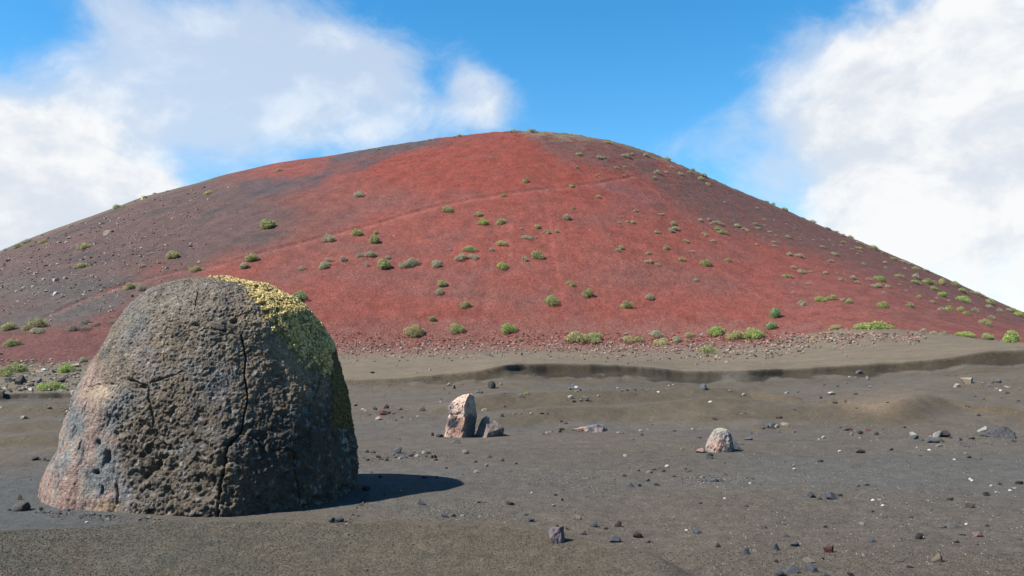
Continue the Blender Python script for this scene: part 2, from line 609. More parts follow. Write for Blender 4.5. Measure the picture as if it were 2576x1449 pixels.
# slope facing the camera, from the height field itself
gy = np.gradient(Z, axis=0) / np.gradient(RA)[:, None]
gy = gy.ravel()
C[:] = (.066, .058, .050)
paint(sst(n_b, -.05, .35) * .85, (.057, .057, .056))
paint(sst(-n_b, .0, .4) * .7, (.074, .062, .050))
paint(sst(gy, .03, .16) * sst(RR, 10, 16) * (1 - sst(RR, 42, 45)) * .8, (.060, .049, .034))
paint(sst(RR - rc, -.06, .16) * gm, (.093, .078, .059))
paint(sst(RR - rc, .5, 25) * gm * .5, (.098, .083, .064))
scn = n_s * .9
paint(sst(RR - rc + 2.2 * n_t + .8 * n_m, -2.0, -1.0) * (1 - sst(RR - rc, -.18, .0)) * np.tile(scarp, NR) * (1.05 + .5 * scn) * gm, (.023, .019, .013))  # dark brown band on the scarp face, just below the crest
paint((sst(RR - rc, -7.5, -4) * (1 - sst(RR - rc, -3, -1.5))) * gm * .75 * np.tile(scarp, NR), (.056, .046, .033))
mnd = (1 - sst(RR, r_mound.repeat(1)[0] * 0 + np.tile(r_mound, NR) + .1, np.tile(r_mound, NR) + .45)) * (1 - np.tile(beyond, NR)) * (1 - .9 * sst(PX, 1350, 1720))
paint(mnd * .9, (.055, .052, .042))
paint(mnd * sst(PX, 300, 1300) * .8, (.068, .057, .043))
paint(mnd * sst(n_m, .0, .4) * .5, (.074, .060, .044))
blu = (1 - sst(PX, 260, 420)) * sst(RR, 7.6, 8.1) * (1 - sst(RR, 12, 16)) * gm
paint(blu, (.053, .057, .060))
paint(np.exp(-((PX - 2200) / 90) ** 2 - ((PY - 1018) / 20) ** 2) * gm * .8, (.112, .088, .064))
paint(np.exp(-((PX - 2280) / 60) ** 2 - ((PY - 1002) / 14) ** 2) * gm * .6, (.112, .085, .060))
# transition to the cone foot
C *= (1 + .24 * n_s + .16 * n_a + .10 * n_b)[:, None]
foot_m = sst(PY, 905, 850) * gm * sst(RR, 55, 95)
foot_m = sst(RR, 60, 99) * gm * np.interp(PX, [700, 900, 1900, 2080, 2300], [1, 1, .9, .25, .0])
paint(sst(foot_m + .35 * n_s + .2 * n_m, .35, 1.0) * .85, (.100, .052, .042))
left_rub = (1 - sst(PX, 330, 480)) * gm * sst(RR, 46, 52)
paint(left_rub * .6 * (.7 + n_s), (.072, .066, .050))

# the cone
D = np.where(kc, 1.0, 0.0)
PXw = PX + wob * 4.0
PYw = PY + wob * 1.2
paint(D, (.112, .031, .023))
paint(D * sst(n_m, -.1, .45) * .65, (.100, .034, .027))
paint(D * sst(strk, .0, .5) * .45, (.095, .032, .025))
s2 = fbm(np.stack([np.arctan2(Pw[:, 0] - 2, 262 - Pw[:, 1]) * 85, Pw[:, 2] / 14, Pw[:, 2] * 0 + 7], 1), 4)
paint(D * sst(s2, .10, .40) * .32, (.082, .032, .027))
paint(D * sst(-s2, .15, .45) * .35, (.126, .046, .036))
paint(D * sst(-PYw, -560, -450) * inx(880, 1640, 90) * .85, (.114, .025, .017))
paint(D * sst(ledge, .12, .40) * sst(-PYw, -560, -430) * .55, (.070, .027, .023))
paint(D * sst(n_m - .3 * n_s, .18, .40) * .25, (.085, .040, .036))
paint(D * sst(PYw, 760, 850) * inx(820, 2000, 80) * .8, (.090, .023, .018))


def blob(cx, cy, rx, ry, rot=0.0):
    c, s_ = math.cos(rot), math.sin(rot)
    dx, dy = PXw - cx, PYw - cy
    u, v = (dx * c + dy * s_) / rx, (-dx * s_ + dy * c) / ry
    return np.exp(-(u * u + v * v))


GREY = (.045, .034, .031)
DARK = (.034, .028, .026)
xb = np.interp(PYw, [420, 440, 480, 540, 590, 640, 690, 740, 790, 830, 880, 920], [560, 620, 720, 830, 790, 640, 430, 420, 330, 190, 60, -80])
gl = 1 - sst(PXw, xb - 190, xb + 140)
paint(D * gl * .86, GREY)
paint(D * gl * sst(n_m, .05, .4) * .8, DARK)
paint(D * gl * sst(-n_m, .05, .4) * .3, (.056, .034, .030))
paint(D * gl * blob(120, 720, 260, 40) * .8, (.044, .038, .035))
paint(D * blob(200, 790, 240, 45, -.2) * .75, (.048, .044, .041))
paint(D * (1 - sst(PXw, 330, 520)) * sst(PYw - np.interp(PX, [0, 150, 300, 420], [828, 815, 770, 735]), -8, 22), (.070, .030, .026))
for a in [(880, 622, 150, 26, .05), (1250, 745, 150, 28, .03), (970, 500, 150, 34, .1), (1750, 700, 120, 30, .2), (720, 690, 90, 40, -.3), (1050, 690, 200, 30, 0), (1560, 700, 130, 40, 0)]:
    paint(D * blob(*a) * .48, (.076, .038, .032))
for a in [(800, 448, 60, 22, -.35), (700, 462, 70, 14, -.15), (860, 398, 50, 16, -.3), (1000, 372, 140, 12, -.12), (640, 480, 60, 14, -.2), (905, 410, 40, 14, -.4)]:
    paint(D * blob(*a) * .92, (.040, .031, .034))
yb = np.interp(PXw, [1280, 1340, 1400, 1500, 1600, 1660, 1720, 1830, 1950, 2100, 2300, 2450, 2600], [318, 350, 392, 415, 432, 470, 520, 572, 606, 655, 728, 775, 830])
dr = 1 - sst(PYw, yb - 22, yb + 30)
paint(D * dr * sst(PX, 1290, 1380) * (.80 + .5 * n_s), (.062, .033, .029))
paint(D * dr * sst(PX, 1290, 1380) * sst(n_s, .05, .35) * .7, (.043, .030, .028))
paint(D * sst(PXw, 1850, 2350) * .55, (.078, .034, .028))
paint(D * blob(1545, 470, 60, 16, .1) * .6, (.075, .040, .040))
paint(D * blob(1620, 505, 70, 26, .3) * .5, (.080, .040, .038))
paint(D * blob(1690, 410, 20, 40, .2) * .7, (.14, .038, .030))
# dry grass along the skyline
rid_y = np.interp(PX, *np.array([(0, 632), (280, 526), (480, 465), (700, 409), (950, 372), (1200, 337), (1345, 331), (1540, 356), (1740, 428), (1960, 523), (2260, 648), (2576, 787)], float).T)
top = PY - rid_y
paint(D * (1 - sst(top + 4 * n_s, 1, 8)) * np.interp(PX, [0, 480, 620, 1280, 1340, 1700, 1900, 2576], [.35, .25, .0, .0, .6, .5, .3, .2]), (.095, .083, .055))
paint(D * (1 - sst(top + 14 * n_s, 8, 26)) * np.interp(PX, [1300, 1340, 1440, 1500], [0, .55, .55, .0]) * sst(n_s, -.15, .15), (.105, .090, .060))
paint(D * (1 - sst(top + 6 * n_s, 8, 20)) * np.interp(PX, [820, 900, 1060, 1120], [0, .8, .8, .0]), (.042, .035, .035))
# fresh cut along the path
paint(np.where(kc, path_a * np.exp(-((pd + .5) / 1.7) ** 2), 0) * .6, (.055, .022, .018))
paint(np.where(kc, path_a * np.exp(-((pd - 6) / 5) ** 2), 0) * .3, (.18, .06, .048))
paint(np.where(gul, np.exp(-((PX - gx) / 6) ** 2) * sst(PY, 480, 560) * (1 - sst(PY, 660, 790)), 0) * .35, (.160, .042, .034))
n_f = fbm(np.stack([thv * 230, np.log(np.maximum(RR, 1)) * 150, RR * 0 + 4], 1), 3)
C[kc] *= (1 + .30 * n_s[kc] + .12 * ledge[kc] + .30 * n_f[kc])[:, None]
foot2 = np.where(kc, 1 - sst(RR, RB + 2, RB + 13), 0) * np.interp(PX, [0, 250, 320, 700, 1900, 2080, 2300], [.2, .3, 1, 1, 1, .6, .0])
paint(sst(foot2 + .5 * n_s, .25, 1.1) * .8, (.100, .048, .039))
C[~front] = (.066, .058, .050)
C[gm] *= np.array([.92, .88, .82])
C[:] = np.clip(C, .012, .8)

idx = np.arange(NR * NC).reshape(NR, NC)


def grid_faces(i0, i1):
    a = idx[i0:i1 - 1, :-1].ravel()
    b = idx[i0:i1 - 1, 1:].ravel()
    c = idx[i0 + 1:i1, 1:].ravel()
    d = idx[i0 + 1:i1, :-1].ravel()
    return np.stack([d, c, b, a], 1)[:, ::-1]


def sub_mesh(name, i0, i1):
    f = grid_faces(i0, i1)
    lo = i0 * NC
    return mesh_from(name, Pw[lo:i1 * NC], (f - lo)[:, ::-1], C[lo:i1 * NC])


m_ground = material('cinder ground', speckle=((95, .45), (34, .30), (8, .16), (1.6, .08)), bump=((80, .014), (26, .012), (2.2, .05)))
m_cone = material('red cinder slope', speckle=((2.6, .28), (.5, .10)), bump=((3.2, .13), (.8, .20)))
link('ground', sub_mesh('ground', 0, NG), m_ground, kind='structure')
link('volcano', sub_mesh('volcano', NG - 1, NR), m_cone, kind='structure')


# ------------------------------------------------------------------ rocks
def mz(px, py, yc):
    """picture point on the upright plane y = yc -> (x, z)"""
    th, t = px_dir(px, py)
    x = np.tan(th) * yc
    return x, EYE + t * np.hypot(x, yc)


def outline_rock(left, right, yc, depth, planes, p=12, nz=200, nf=300, nb=60, bury=.25, power=.8, lean=0.0, slim=1.0, top=None, fdense=math.radians(200)):
    """a closed rock with the given left and right outlines, its cross-section a rounded polygon"""
    lx, lz = mz(*np.array(left, float).T, yc)
    rx, rz = mz(*np.array(right, float).T, yc)
    ztop = max(lz.max(), rz.max())
    z0 = min(lz.min(), rz.min())
    o = np.argsort(lz)
    lx, lz = lx[o], lz[o]
    o = np.argsort(rz)
    rx, rz = rx[o], rz[o]
    q = np.linspace(0, 1, nz)
    zz = z0 - bury + (ztop - z0 + bury) * (1 - (1 - q) ** 1.7)
    xl = np.interp(zz, lz, lx)
    xr = np.interp(zz, rz, rx)
    xt = (lx[-1] + rx[-1]) / 2
    xl[-1] = xr[-1] = xt
    w0 = (xr - xl).max()
    cx, a = (xl + xr) / 2, np.maximum((xr - xl) / 2 * (slim - (.03 * q ** 2 if slim < 1 else 0)), 1e-4)
    b = depth * (a / (w0 / 2)) ** power
    ph = np.concatenate([np.linspace(-math.pi / 2 - fdense / 2, -math.pi / 2 + fdense / 2, nf, endpoint=False),
                         np.linspace(-math.pi / 2 + fdense / 2, 1.5 * math.pi - fdense / 2, nb, endpoint=False)])
    dx, dy = np.cos(ph), np.sin(ph)
    def section(pl, pw):
        acc = 0
        for nx, ny, d in pl:
            l = math.hypot(nx, ny)
            acc = acc + (np.maximum(0, (nx * dx + ny * dy) / l) / d) ** pw
        r = acc ** (-1.0 / pw)
        ux, uy = r * dx, r * dy
        return 2 * (ux - ux.min()) / (ux.max() - ux.min()) - 1, uy / np.abs(uy).max()
    ux, uy = section(planes, p)
    if top is not None:
        vx, vy = section(*top)
        t = sst((zz - z0) / (ztop - z0), .30, .72)[:, None]
        ux, uy = ux * (1 - t) + vx * t, uy * (1 - t) + vy * t
    else:
        ux, uy = ux[None], uy[None]
    V = np.zeros((nz, len(ph), 3))
    V[..., 0] = cx[:, None] + a[:, None] * ux 
    V[..., 1] = yc + lean * (zz[:, None] - z0) + b[:, None] * uy
    V[..., 2] = zz[:, None]
    nfull = len(ph)
    ii = np.arange(nz * nfull).reshape(nz, nfull)
    jn = np.roll(ii, -1, axis=1)
    Fq = np.stack([ii[:-1].ravel(), jn[:-1].ravel(), jn[1:].ravel(), ii[1:].ravel()], 1)
    return V, Fq, ph


def grid_normals(V):
    du = np.roll(V, -1, 1) - np.roll(V, 1, 1)
    dv = np.gradient(V, axis=0)
    n = np.cross(du, dv)
    l = np.linalg.norm(n, axis=2, keepdims=True)
    n = n / np.maximum(l, 1e-9)
    n[-1] = (0, 0, 1)
    return n


def seg_dist(px, py, pts):
    d = np.full(len(px), 1e9)
    for (x0, y0), (x1, y1) in zip(pts[:-1], pts[1:]):
        vx, vy = x1 - x0, y1 - y0
        t = np.clip(((px - x0) * vx + (py - y0) * vy) / (vx * vx + vy * vy + 1e-9), 0, 1)
        d = np.minimum(d, np.hypot(px - x0 - t * vx, py - y0 - t * vy))
    return d


def pblob(px, py, cx, cy, rx, ry, rot=0.0):
    c, s_ = math.cos(rot), math.sin(rot)
    dx, dy = px - cx, py - cy
    u, v = (dx * c + dy * s_) / rx, (-dx * s_ + dy * c) / ry
    return np.exp(-(u * u + v * v))


def k1(pts):          # coordinates read off an enlargement of the boulder
    return [(x * .5208, 629 + y * .5208) for x, y in pts]


def build_boulder():
    left = [(97, 1290), (99, 1250), (104, 1215), (125, 1155), (150, 1090), (186, 1008), (225, 945), (255, 893), (290, 830), (320, 788), (355, 747), (400, 720), (450, 704), (500, 697), (545, 694.5)]
    right = [(868, 1318), (893, 1265), (900, 1215), (897, 1150), (890, 1100), (884, 1050), (876, 990), (862, 930), (842, 870), (822, 825), (792, 787), (742, 752), (692, 727), (640, 711), (592, 700), (548, 694.5)]
    planes = [(-.82, -.57, .88), (-.9, .3, .95), (-.26, -1, .80), (.98, -.1, 1.0), (.62, -.78, 1.04), (0, 1, .9), (.7, .7, .95), (-.6, .8, .95)]
    V, Fq, ph = outline_rock(left, right, 10.35, 1.62, planes, p=17, nz=430, nf=640, nb=70, bury=.35, power=1.0, slim=.968, top=([(-.82, -.57, .92), (-.9, .3, .95), (-.2, -1, .86), (.62, -.78, .88), (.98, -.1, 1.0), (0, 1, .9), (.7, .7, .95), (-.6, .8, .95)], 6))
    nz, nf = V.shape[:2]
    Nn = grid_normals(V).reshape(-1, 3)
    P = V.reshape(-1, 3)
    Vb = P.copy()
    px, py = project(P)
    frontf = sst(-Nn[:, 1] + .35 * Nn[:, 2], -.35, .0)
    wx = 9 * fbm(P * 3.1 + 5, 3)
    px_, py_ = px + wx, py + 9 * fbm(P * 3.3 + 50, 3)
    facet = (1 - sst(px_ - np.interp(py, [860, 950, 1100, 1290], [250, 260, 285, 330]), -18, 22)) * sst(py, 880, 960)
    lower = sst(py_, 880, 1120) * (1 - facet)
    d1, _ = worley(P * 15 + .25 * np.stack([fbm(P * 7, 2)] * 3, 1))
    e1, e2 = worley(P * 23)
    knob = np.clip(.62 - d1, -.3, .6)
    fine = fbm(P * 16, 4)
    hole = sst(fbm(P * np.array([5.5, 5.5, 6.5]) + 3, 3), .08, .34)
    amp = (.08 + .36 * lower) * (1 - .75 * facet)
    disp = .060 * fbm(P * 1.1 + 9, 3) + .030 * fbm(P * 3.2, 3) * (1 - .3 * facet)
    disp += amp * (.046 * knob + .034 * fine + .030 * fbm(P * 34 + 7, 2)) + (1 - .7 * facet) * (.005 * (e2 - e1) + (.011 + .010 * lower) * fbm(P * 33, 3) + .010 * fbm(P * np.array([9, 9, 16.]) + 8, 3))
    disp -= lower * .036 * hole
    disp -= (1 - lower) * (1 - facet) * .012 * sst(fbm(P * np.array([20, 20, 30.]) + 3, 3), .08, .35)
    disp += facet * (.010 * fine + .018 * fbm(P * np.array([6, 6, 2.2]) + 30, 3) - .016 * sst(fbm(P * np.array([8, 8, 2.4]) + 70, 3), .12, .40) + .008 * fbm(P * np.array([22, 22, 12.]) + 30, 3))
    cracks = [
        ([(1165, 410), (1180, 480), (1190, 520), (1183, 590), (1192, 660), (1196, 720), (1180, 800), (1165, 880), (1110, 935), (1090, 990), (1085, 1060), (1068, 1120), (1058, 1200), (1050, 1290)], 2.7, .16),
        ([(1165, 880), (1230, 905), (1270, 950), (1320, 968), (1400, 960), (1430, 985), (1420, 1060), (1440, 1130), (1450, 1220)], 2.2, .10),
        ([(1184, 505), (1200, 495), (1212, 485)], 3, .10),
        ([(635, 627), (670, 640), (710, 655), (716, 700), (730, 760), (748, 830), (740, 880), (757, 912)], 2.7, .14),
        ([(757, 912), (800, 940), (832, 947)], 2.0, .08), ([(735, 640), (800, 615), (885, 585)], 1.9, .07),
        ([(820, 345), (880, 352), (940, 362)], 1.6, .06), ([(985, 378), (1040, 387), (1092, 393)], 1.6, .06),
        ([(958, 205), (950, 250), (943, 292)], 1.7, .06), ([(1545, 620), (1525, 700), (1500, 770)], 2.6, .09),
        ([(1140, 325), (1165, 318), (1210, 300)], 2.0, .06), ([(430, 660), (470, 650), (520, 640), (560, 648)], 1.8, .06),
        ([(560, 1140), (565, 1180), (562, 1225)], 3.6, .12), ([(493, 1145), (489, 1175)], 3.8, .12),
        ([(525, 800), (510, 850)], 2.6, .07), ([(345, 880), (360, 850)], 2.4, .06), ([(390, 920), (370, 960)], 2.4, .06),
        ([(295, 1090), (290, 1150)], 2.2, .06), ([(410, 740), (395, 790)], 2.4, .06), ([(330, 800), (318, 850)], 2.0, .05),
        ([(1050, 480), (1062, 470)], 2.4, .06), ([(790, 505), (792, 540)], 1.6, .04), ([(870, 585), (940, 560)], 1.3, .03),
    ]
    wob_x = 3.0 * fbm(P * 9 + 90, 3)
    wob_y = 3.0 * fbm(P * 9 + 190, 3)
    for pts, wd, dep in cracks:
        d = seg_dist(px + wob_x, py + wob_y, k1(pts))
        disp -= frontf * dep * .5 * np.exp(-(d / (wd * .58)) ** 2)
    for cx, cy, rx, ry, rot, dep in [(522, 1005, 10, 26, .15, .13), (462, 1074, 11, 9, 0, .12), (1108, 938, 16, 10, -.3, .12), (700, 1090, 36, 14, -.75, .10), (760, 1040, 28, 14, -.6, .08), (470, 935, 10, 16, 0, .05), (690, 660, 12, 5, .2, .07), (630, 628, 14, 5, .2, .08), (950, 360, 18, 7, .1, .05), (1135, 345, 12, 8, -.5, .08)]:
        (cx, cy), = k1([(cx, cy)])
        disp -= frontf * dep * pblob(px, py, cx, cy, rx * .55, ry * .55, rot)
    P = P + Nn * disp[:, None] * sst(P[:, 2], -.5, .0)[:, None]
    # rock colours
    n1, n2, n3 = fbm(Vb * 1.6 + 1, 4), fbm(Vb * 4.3 + 2, 4), fbm(Vb * 15 + 3, 3)
    B = np.tile(np.array([.116, .091, .065]), (len(P), 1))

    def pt(mask, col):
        mm = np.clip(mask, 0, 1)[:, None]
        B[:] = B * (1 - mm) + np.array(col) * mm

    pt(sst(n2, -.05, .35) * .7, (.100, .084, .068))
    pt(sst(-n2, .05, .4) * .7, (.060, .054, .050))
    pt(sst(n1 + .4 * n2, .12, .4) * .55, (.085, .088, .092))
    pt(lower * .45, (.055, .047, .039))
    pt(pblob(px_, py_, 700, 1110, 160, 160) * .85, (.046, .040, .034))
    pt(pblob(px_, py_, 480, 760, 150, 60) * .6, (.125, .108, .092))
    pt(pblob(px_, py_, 345, 880, 90, 90, .5) * .6 * sst(n2, -.2, .2), (.150, .112, .085))
    pt(pblob(px_, py_, 330, 830, 30, 90, .6) * .6, (.105, .108, .105))
    pt(pblob(px_, py_, 690, 850, 70, 90, .4) * .75, (.175, .132, .092))
    pt(pblob(px_, py_, 745, 940, 55, 90, .2) * .7 * sst(n2, -.25, .1), (.150, .098, .060))
    pt(pblob(px_, py_, 620, 1005, 30, 30) * .5, (.125, .085, .055))
    pt(pblob(px_, py_, 540, 960, 70, 60) * .4, (.070, .074, .080))
    pt(pblob(px_, py_, 560, 1190, 45, 25) * .6 * sst(n2, -.1, .2), (.125, .092, .050))
    pt(pblob(px_, py_, 380, 1240, 40, 60) * .5, (.088, .078, .066))
    fn = fbm(Vb * np.array([3.2, 3.2, 1.7]) + 7, 4)
    pt(facet, (.170, .130, .108))
    pt(facet * sst(fn, .0, .25), (.185, .122, .102))
    pt(facet * sst(-fn, .06, .22) * .9, (.100, .104, .107))
    pt(facet * sst(n2, .1, .35) * .7, (.165, .142, .112))
    for cx, cy, rx, ry, rot in [(600, 720, 70, 70, 0), (375, 810, 40, 70, .2), (535, 830, 40, 70, .2), (280, 1060, 30, 60, .1), (430, 1090, 60, 50, .6), (385, 970, 22, 60, .2), (545, 1000, 30, 50, .2), (470, 935, 22, 30, 0), (590, 1200, 40, 70, 0)]:
        (cx, cy), = k1([(cx, cy)])
        pt(pblob(px_, py_, cx, cy, rx * .52, ry * .52, rot) * .85, (.088, .095, .101))
    (cx, cy), = k1([(490, 690)])
    pt(pblob(px_, py_, cx, cy, 34, 22) * .8, (.260, .200, .140))
    pt(pblob(px_, py_, 225, 1268, 80, 14) * .7, (.200, .125, .115))
    pt(pblob(px_, py_, 270, 1272, 40, 14) * .7, (.190, .145, .080))
    # lichen film, yellow on the shoulder and olive down the right side
    xl_ = np.interp(py, [690, 700, 715, 745, 790, 850, 900, 950, 1000], [500, 545, 590, 620, 652, 692, 738, 785, 800])
    xr_ = np.interp(py, [700, 790, 820, 860, 900, 960], [920, 920, 880, 848, 838, 830])
    topside = sst(py, 690, 700) * (1 - sst(py, 925, 965))
    lich = sst(px + 2.2 * wx, xl_ - 40, xl_ + 55) * (1 - sst(px + wx, xr_ - 12, xr_ + 14)) * topside
    tanz = sst(px + 3 * wx, xl_ - 75, xl_ - 5) * (1 - sst(px, xr_ - 20, xr_)) * sst(py, 735, 790) * (1 - sst(py, 960, 1040))
    mossm = sst(px + 1.5 * wx, 822, 846) * sst(py, 830, 880) * (1 - sst(py, 1050, 1110))
    ln = fbm(Vb * 9 + 40, 4)
    pt(tanz * sst(ln + .4 * n2, -.45, .0) * .9, (.205, .148, .095))
    pt(tanz * sst(py, 900, 960) * sst(ln, -.1, .2) * .6, (.140, .078, .044))
    pt(sst(lich + .35 * ln, .42, .75) * .75, (.150, .118, .050))
    pt(sst(mossm + .3 * ln, .30, .65) * .75, (.085, .070, .034))
    wl = pblob(px, py, 873, 1120, 9, 60, -.1) * sst(n3, .0, .2)
    pt(wl * .8, (.28, .28, .26))
    pt(sst(n3, .30, .42) * .5, (.19, .185, .175))
    B *= (1 + .30 * n3 + .14 * n2 + .42 * fbm(Vb * 34 + 3, 3))[:, None]
    B[:] = np.clip(B, .02, .6)
    me = mesh_from('boulder', P - np.array([-2.35, 10.35, 0]), Fq, B)
    m_b = material('pitted basalt', speckle=((60, .30), (18, .18)), bump=((60, .022), (24, .03)), rough=.92)
    root = link('boulder', me, m_b, loc=(-2.35, 10.35, 0), label='giant dark pitted volcanic boulder with cracked front and yellow lichen shoulder', category='boulder')
    # lichen crust: thousands of little frilled lumps, nobody could count them
    P3, N3 = P.reshape(nz, nf, 3), grid_normals(P.reshape(nz, nf, 3)).reshape(-1, 3)
    area = np.ones(len(P))
    clump = fbm(Vb * 15 + 140, 3) + .35 * fbm(Vb * 5 + 40, 2)
    wgt_y = np.clip(sst(lich * .98 + 1.15 * clump, .60, 1.05), 0, 1) ** 1.3 * (lich > .02) * sst(Nn[:, 1], .75, .3)
    wgt_m = np.clip(sst(mossm + .6 * clump, .5, .95), 0, 1) * (mossm > .05) * sst(Nn[:, 1], .9, .5)
    ico = base_stone(0)
    for nm, wgt, n, cols, sz, lab in [('lichen_crust', wgt_y, 14000, [(.40, .305, .120), (.47, .385, .190), (.30, .215, .075), (.20, .14, .052)], (.006, .014), 'yellow frilly lichen'),
                                      ('moss_crust', wgt_m, 6000, [(.105, .082, .034), (.13, .105, .045), (.07, .056, .026)], (.007, .015), 'dull olive lichen')]:
        pk = RNG.choice(len(P), n, p=wgt / wgt.sum())
        sc_ = RNG.uniform(sz[0], sz[1], n) * (.7 + .5 * np.clip(wgt[pk], 0, 1))
        cc = np.array(cols)[RNG.integers(0, len(cols), n)] * RNG.uniform(.8, 1.15, (n, 1))
        o = scatter(nm, ico, P[pk] + Nn[pk] * (sc_ * .25)[:, None], sc_[:, None] * RNG.uniform(.7, 1.2, (n, 3)), cc, M['lichen'])
        o.parent = root
        o.matrix_parent_inverse = Matrix.Translation((2.35, -10.35, 0))
        o['kind'] = 'stuff'
        o['label'] = lab
    return root


_icos = {}


def base_stone(sub):
    """(verts, tris) of an icosphere"""
    if sub not in _icos:
        import bmesh
        bm = bmesh.new()
        bmesh.ops.create_icosphere(bm, subdivisions=sub + 1, radius=1)
        bm.verts.ensure_lookup_table()
        v = np.array([x.co[:] for x in bm.verts])
        f = np.array([[x.index for x in p.verts] for p in bm.faces])
        bm.free()
        _icos[sub] = (v, f)
    return _icos[sub]


def scatter(name, base, pos, scale, cols, mat, jitter=.30, smooth=False):
    """many little stones or tufts as one mesh, each turned and knocked out of round on its own"""
    v, f = base
    n, k = len(pos), len(v)
    R = RNG.normal(size=(n, 4))
    R /= np.linalg.norm(R, axis=1)[:, None]
    a, b, c, d = R.T
    rot = np.stack([np.stack([1 - 2 * (c * c + d * d), 2 * (b * c - d * a), 2 * (b * d + c * a)], 1),
                    np.stack([2 * (b * c + d * a), 1 - 2 * (b * b + d * d), 2 * (c * d - b * a)], 1),
                    np.stack([2 * (b * d - c * a), 2 * (c * d + b * a), 1 - 2 * (b * b + c * c)], 1)], 1)
    vv = v[None] * (1 + RNG.uniform(-jitter, jitter, (n, k, 1)))
    vv = np.einsum('nij,nkj->nki', rot, vv) * scale[:, None, :] + pos[:, None, :]
    ff = (f[None] + (np.arange(n) * k)[:, None, None]).reshape(-1, 3)
    cc = np.repeat(cols, k, axis=0)
    me = mesh_from(name, vv.reshape(-1, 3), ff, cc, smooth)
    return link(name, me, mat)


M = {}
M['lichen'] = material('lichen', speckle=((50, .2),), bump=(), rough=1)
M['gravel'] = material('gravel stone', speckle=((25, .25),), bump=(), rough=.95)
boulder = build_boulder()


def rough_rock(V, Fq, amp, freq, colour_fn, name, mat, origin, crack=0):
    nz, nf = V.shape[:2]
    Nn = grid_normals(V).reshape(-1, 3)
    P = V.reshape(-1, 3)
    px, py = project(P)
    d1, d2 = worley(P * freq * .6)
    disp = amp * (.9 * fbm(P * freq, 4) + .5 * (d2 - d1) - .25) - amp * .9 * sst(fbm(P * np.array([freq * 1.4, freq * 1.4, freq * .7]) + 4, 3), .15, .4)
    B = colour_fn(px, py, P)
    P = P + Nn * disp[:, None]
    return link(name, mesh_from(name, P - np.array(origin), Fq, np.clip(B, .015, .8)), mat, loc=origin)


M['rock'] = material('weathered rock', speckle=((45, .25), (12, .15)), bump=((40, .010), (16, .012)), rough=.93)


def b1(pts):
    return [(817.6 + x / 4, 805 + y / 4) for x, y in pts]


def standing_rock():
    x, y, z, r = place(1160, 1101)
    V, Fq, _ = outline_rock(b1([(1192, 1195), (1200, 1120), (1210, 1060), (1225, 1010), (1243, 950), (1228, 905), (1232, 872), (1265, 830), (1330, 780), (1400, 750), (1440, 742), (1462, 739)]),
                            b1([(1500, 1195), (1510, 1100), (1518, 1040), (1526, 980), (1521, 900), (1510, 840), (1502, 790), (1492, 760), (1478, 743), (1466, 739)]),
                            y + .28, .30, [(-.95, -.2, .95), (-.28, -.95, .80), (.80, -.6, .72), (1, .1, 1), (0, 1, .9), (-.5, .8, .9)], p=60, nz=150, nf=190, nb=36, bury=.12, power=.45)

    def colour(px, py, P):
        zx, zy = (px - 817.6) * 4, (py - 805) * 4
        n = fbm(P * 5, 4)
        n2 = fbm(P * 18, 3)
        zx = zx + 22 * n
        zy = zy + 30 * fbm(P * 5 + 9, 4)
        B = np.tile(np.array([.30, .212, .172]), (len(P), 1))

        def pt(m, c):
            m = np.clip(m, 0, 1)[:, None]
            B[:] = B * (1 - m) + np.array(c) * m
        pt(sst(n, .0, .3) * .6, (.36, .268, .218))
        edge = np.interp(zx, [1240, 1300, 1340, 1420, 1530], [900, 960, 985, 960, 915])
        pt(sst(zy, edge - 6, edge + 10), (.215, .130, .102))
        pt(sst(zy, 1040, 1120) * (1 - sst(zx, 1240, 1300)) * .6, (.30, .205, .165))
        pt((1 - sst(zx, 1262, 1296)) * (1 - sst(zy, 940, 990)), (.10, .085, .085))
        pt(pblob(zx, zy, 1285, 1035, 58, 62, .5) * 1.6, (.030, .032, .037))
        pt(sst(zx, 1405, 1440) * sst(zy, 955, 985), (.085, .078, .078))  # shade on the lower right side, painted into the rock colour
        pt(pblob(zx, zy, 1240, 965, 12, 18) * .9, (.5, .48, .45))
        B *= (1 + .25 * n2)[:, None]
        return B
    o = rough_rock(V, Fq, .024, 10, colour, 'standing_rock', M['rock'], (x, y + .28, z))
    o['label'] = 'upright pale pink rock with black patch, standing on the dark plain'
    o['category'] = 'rock'


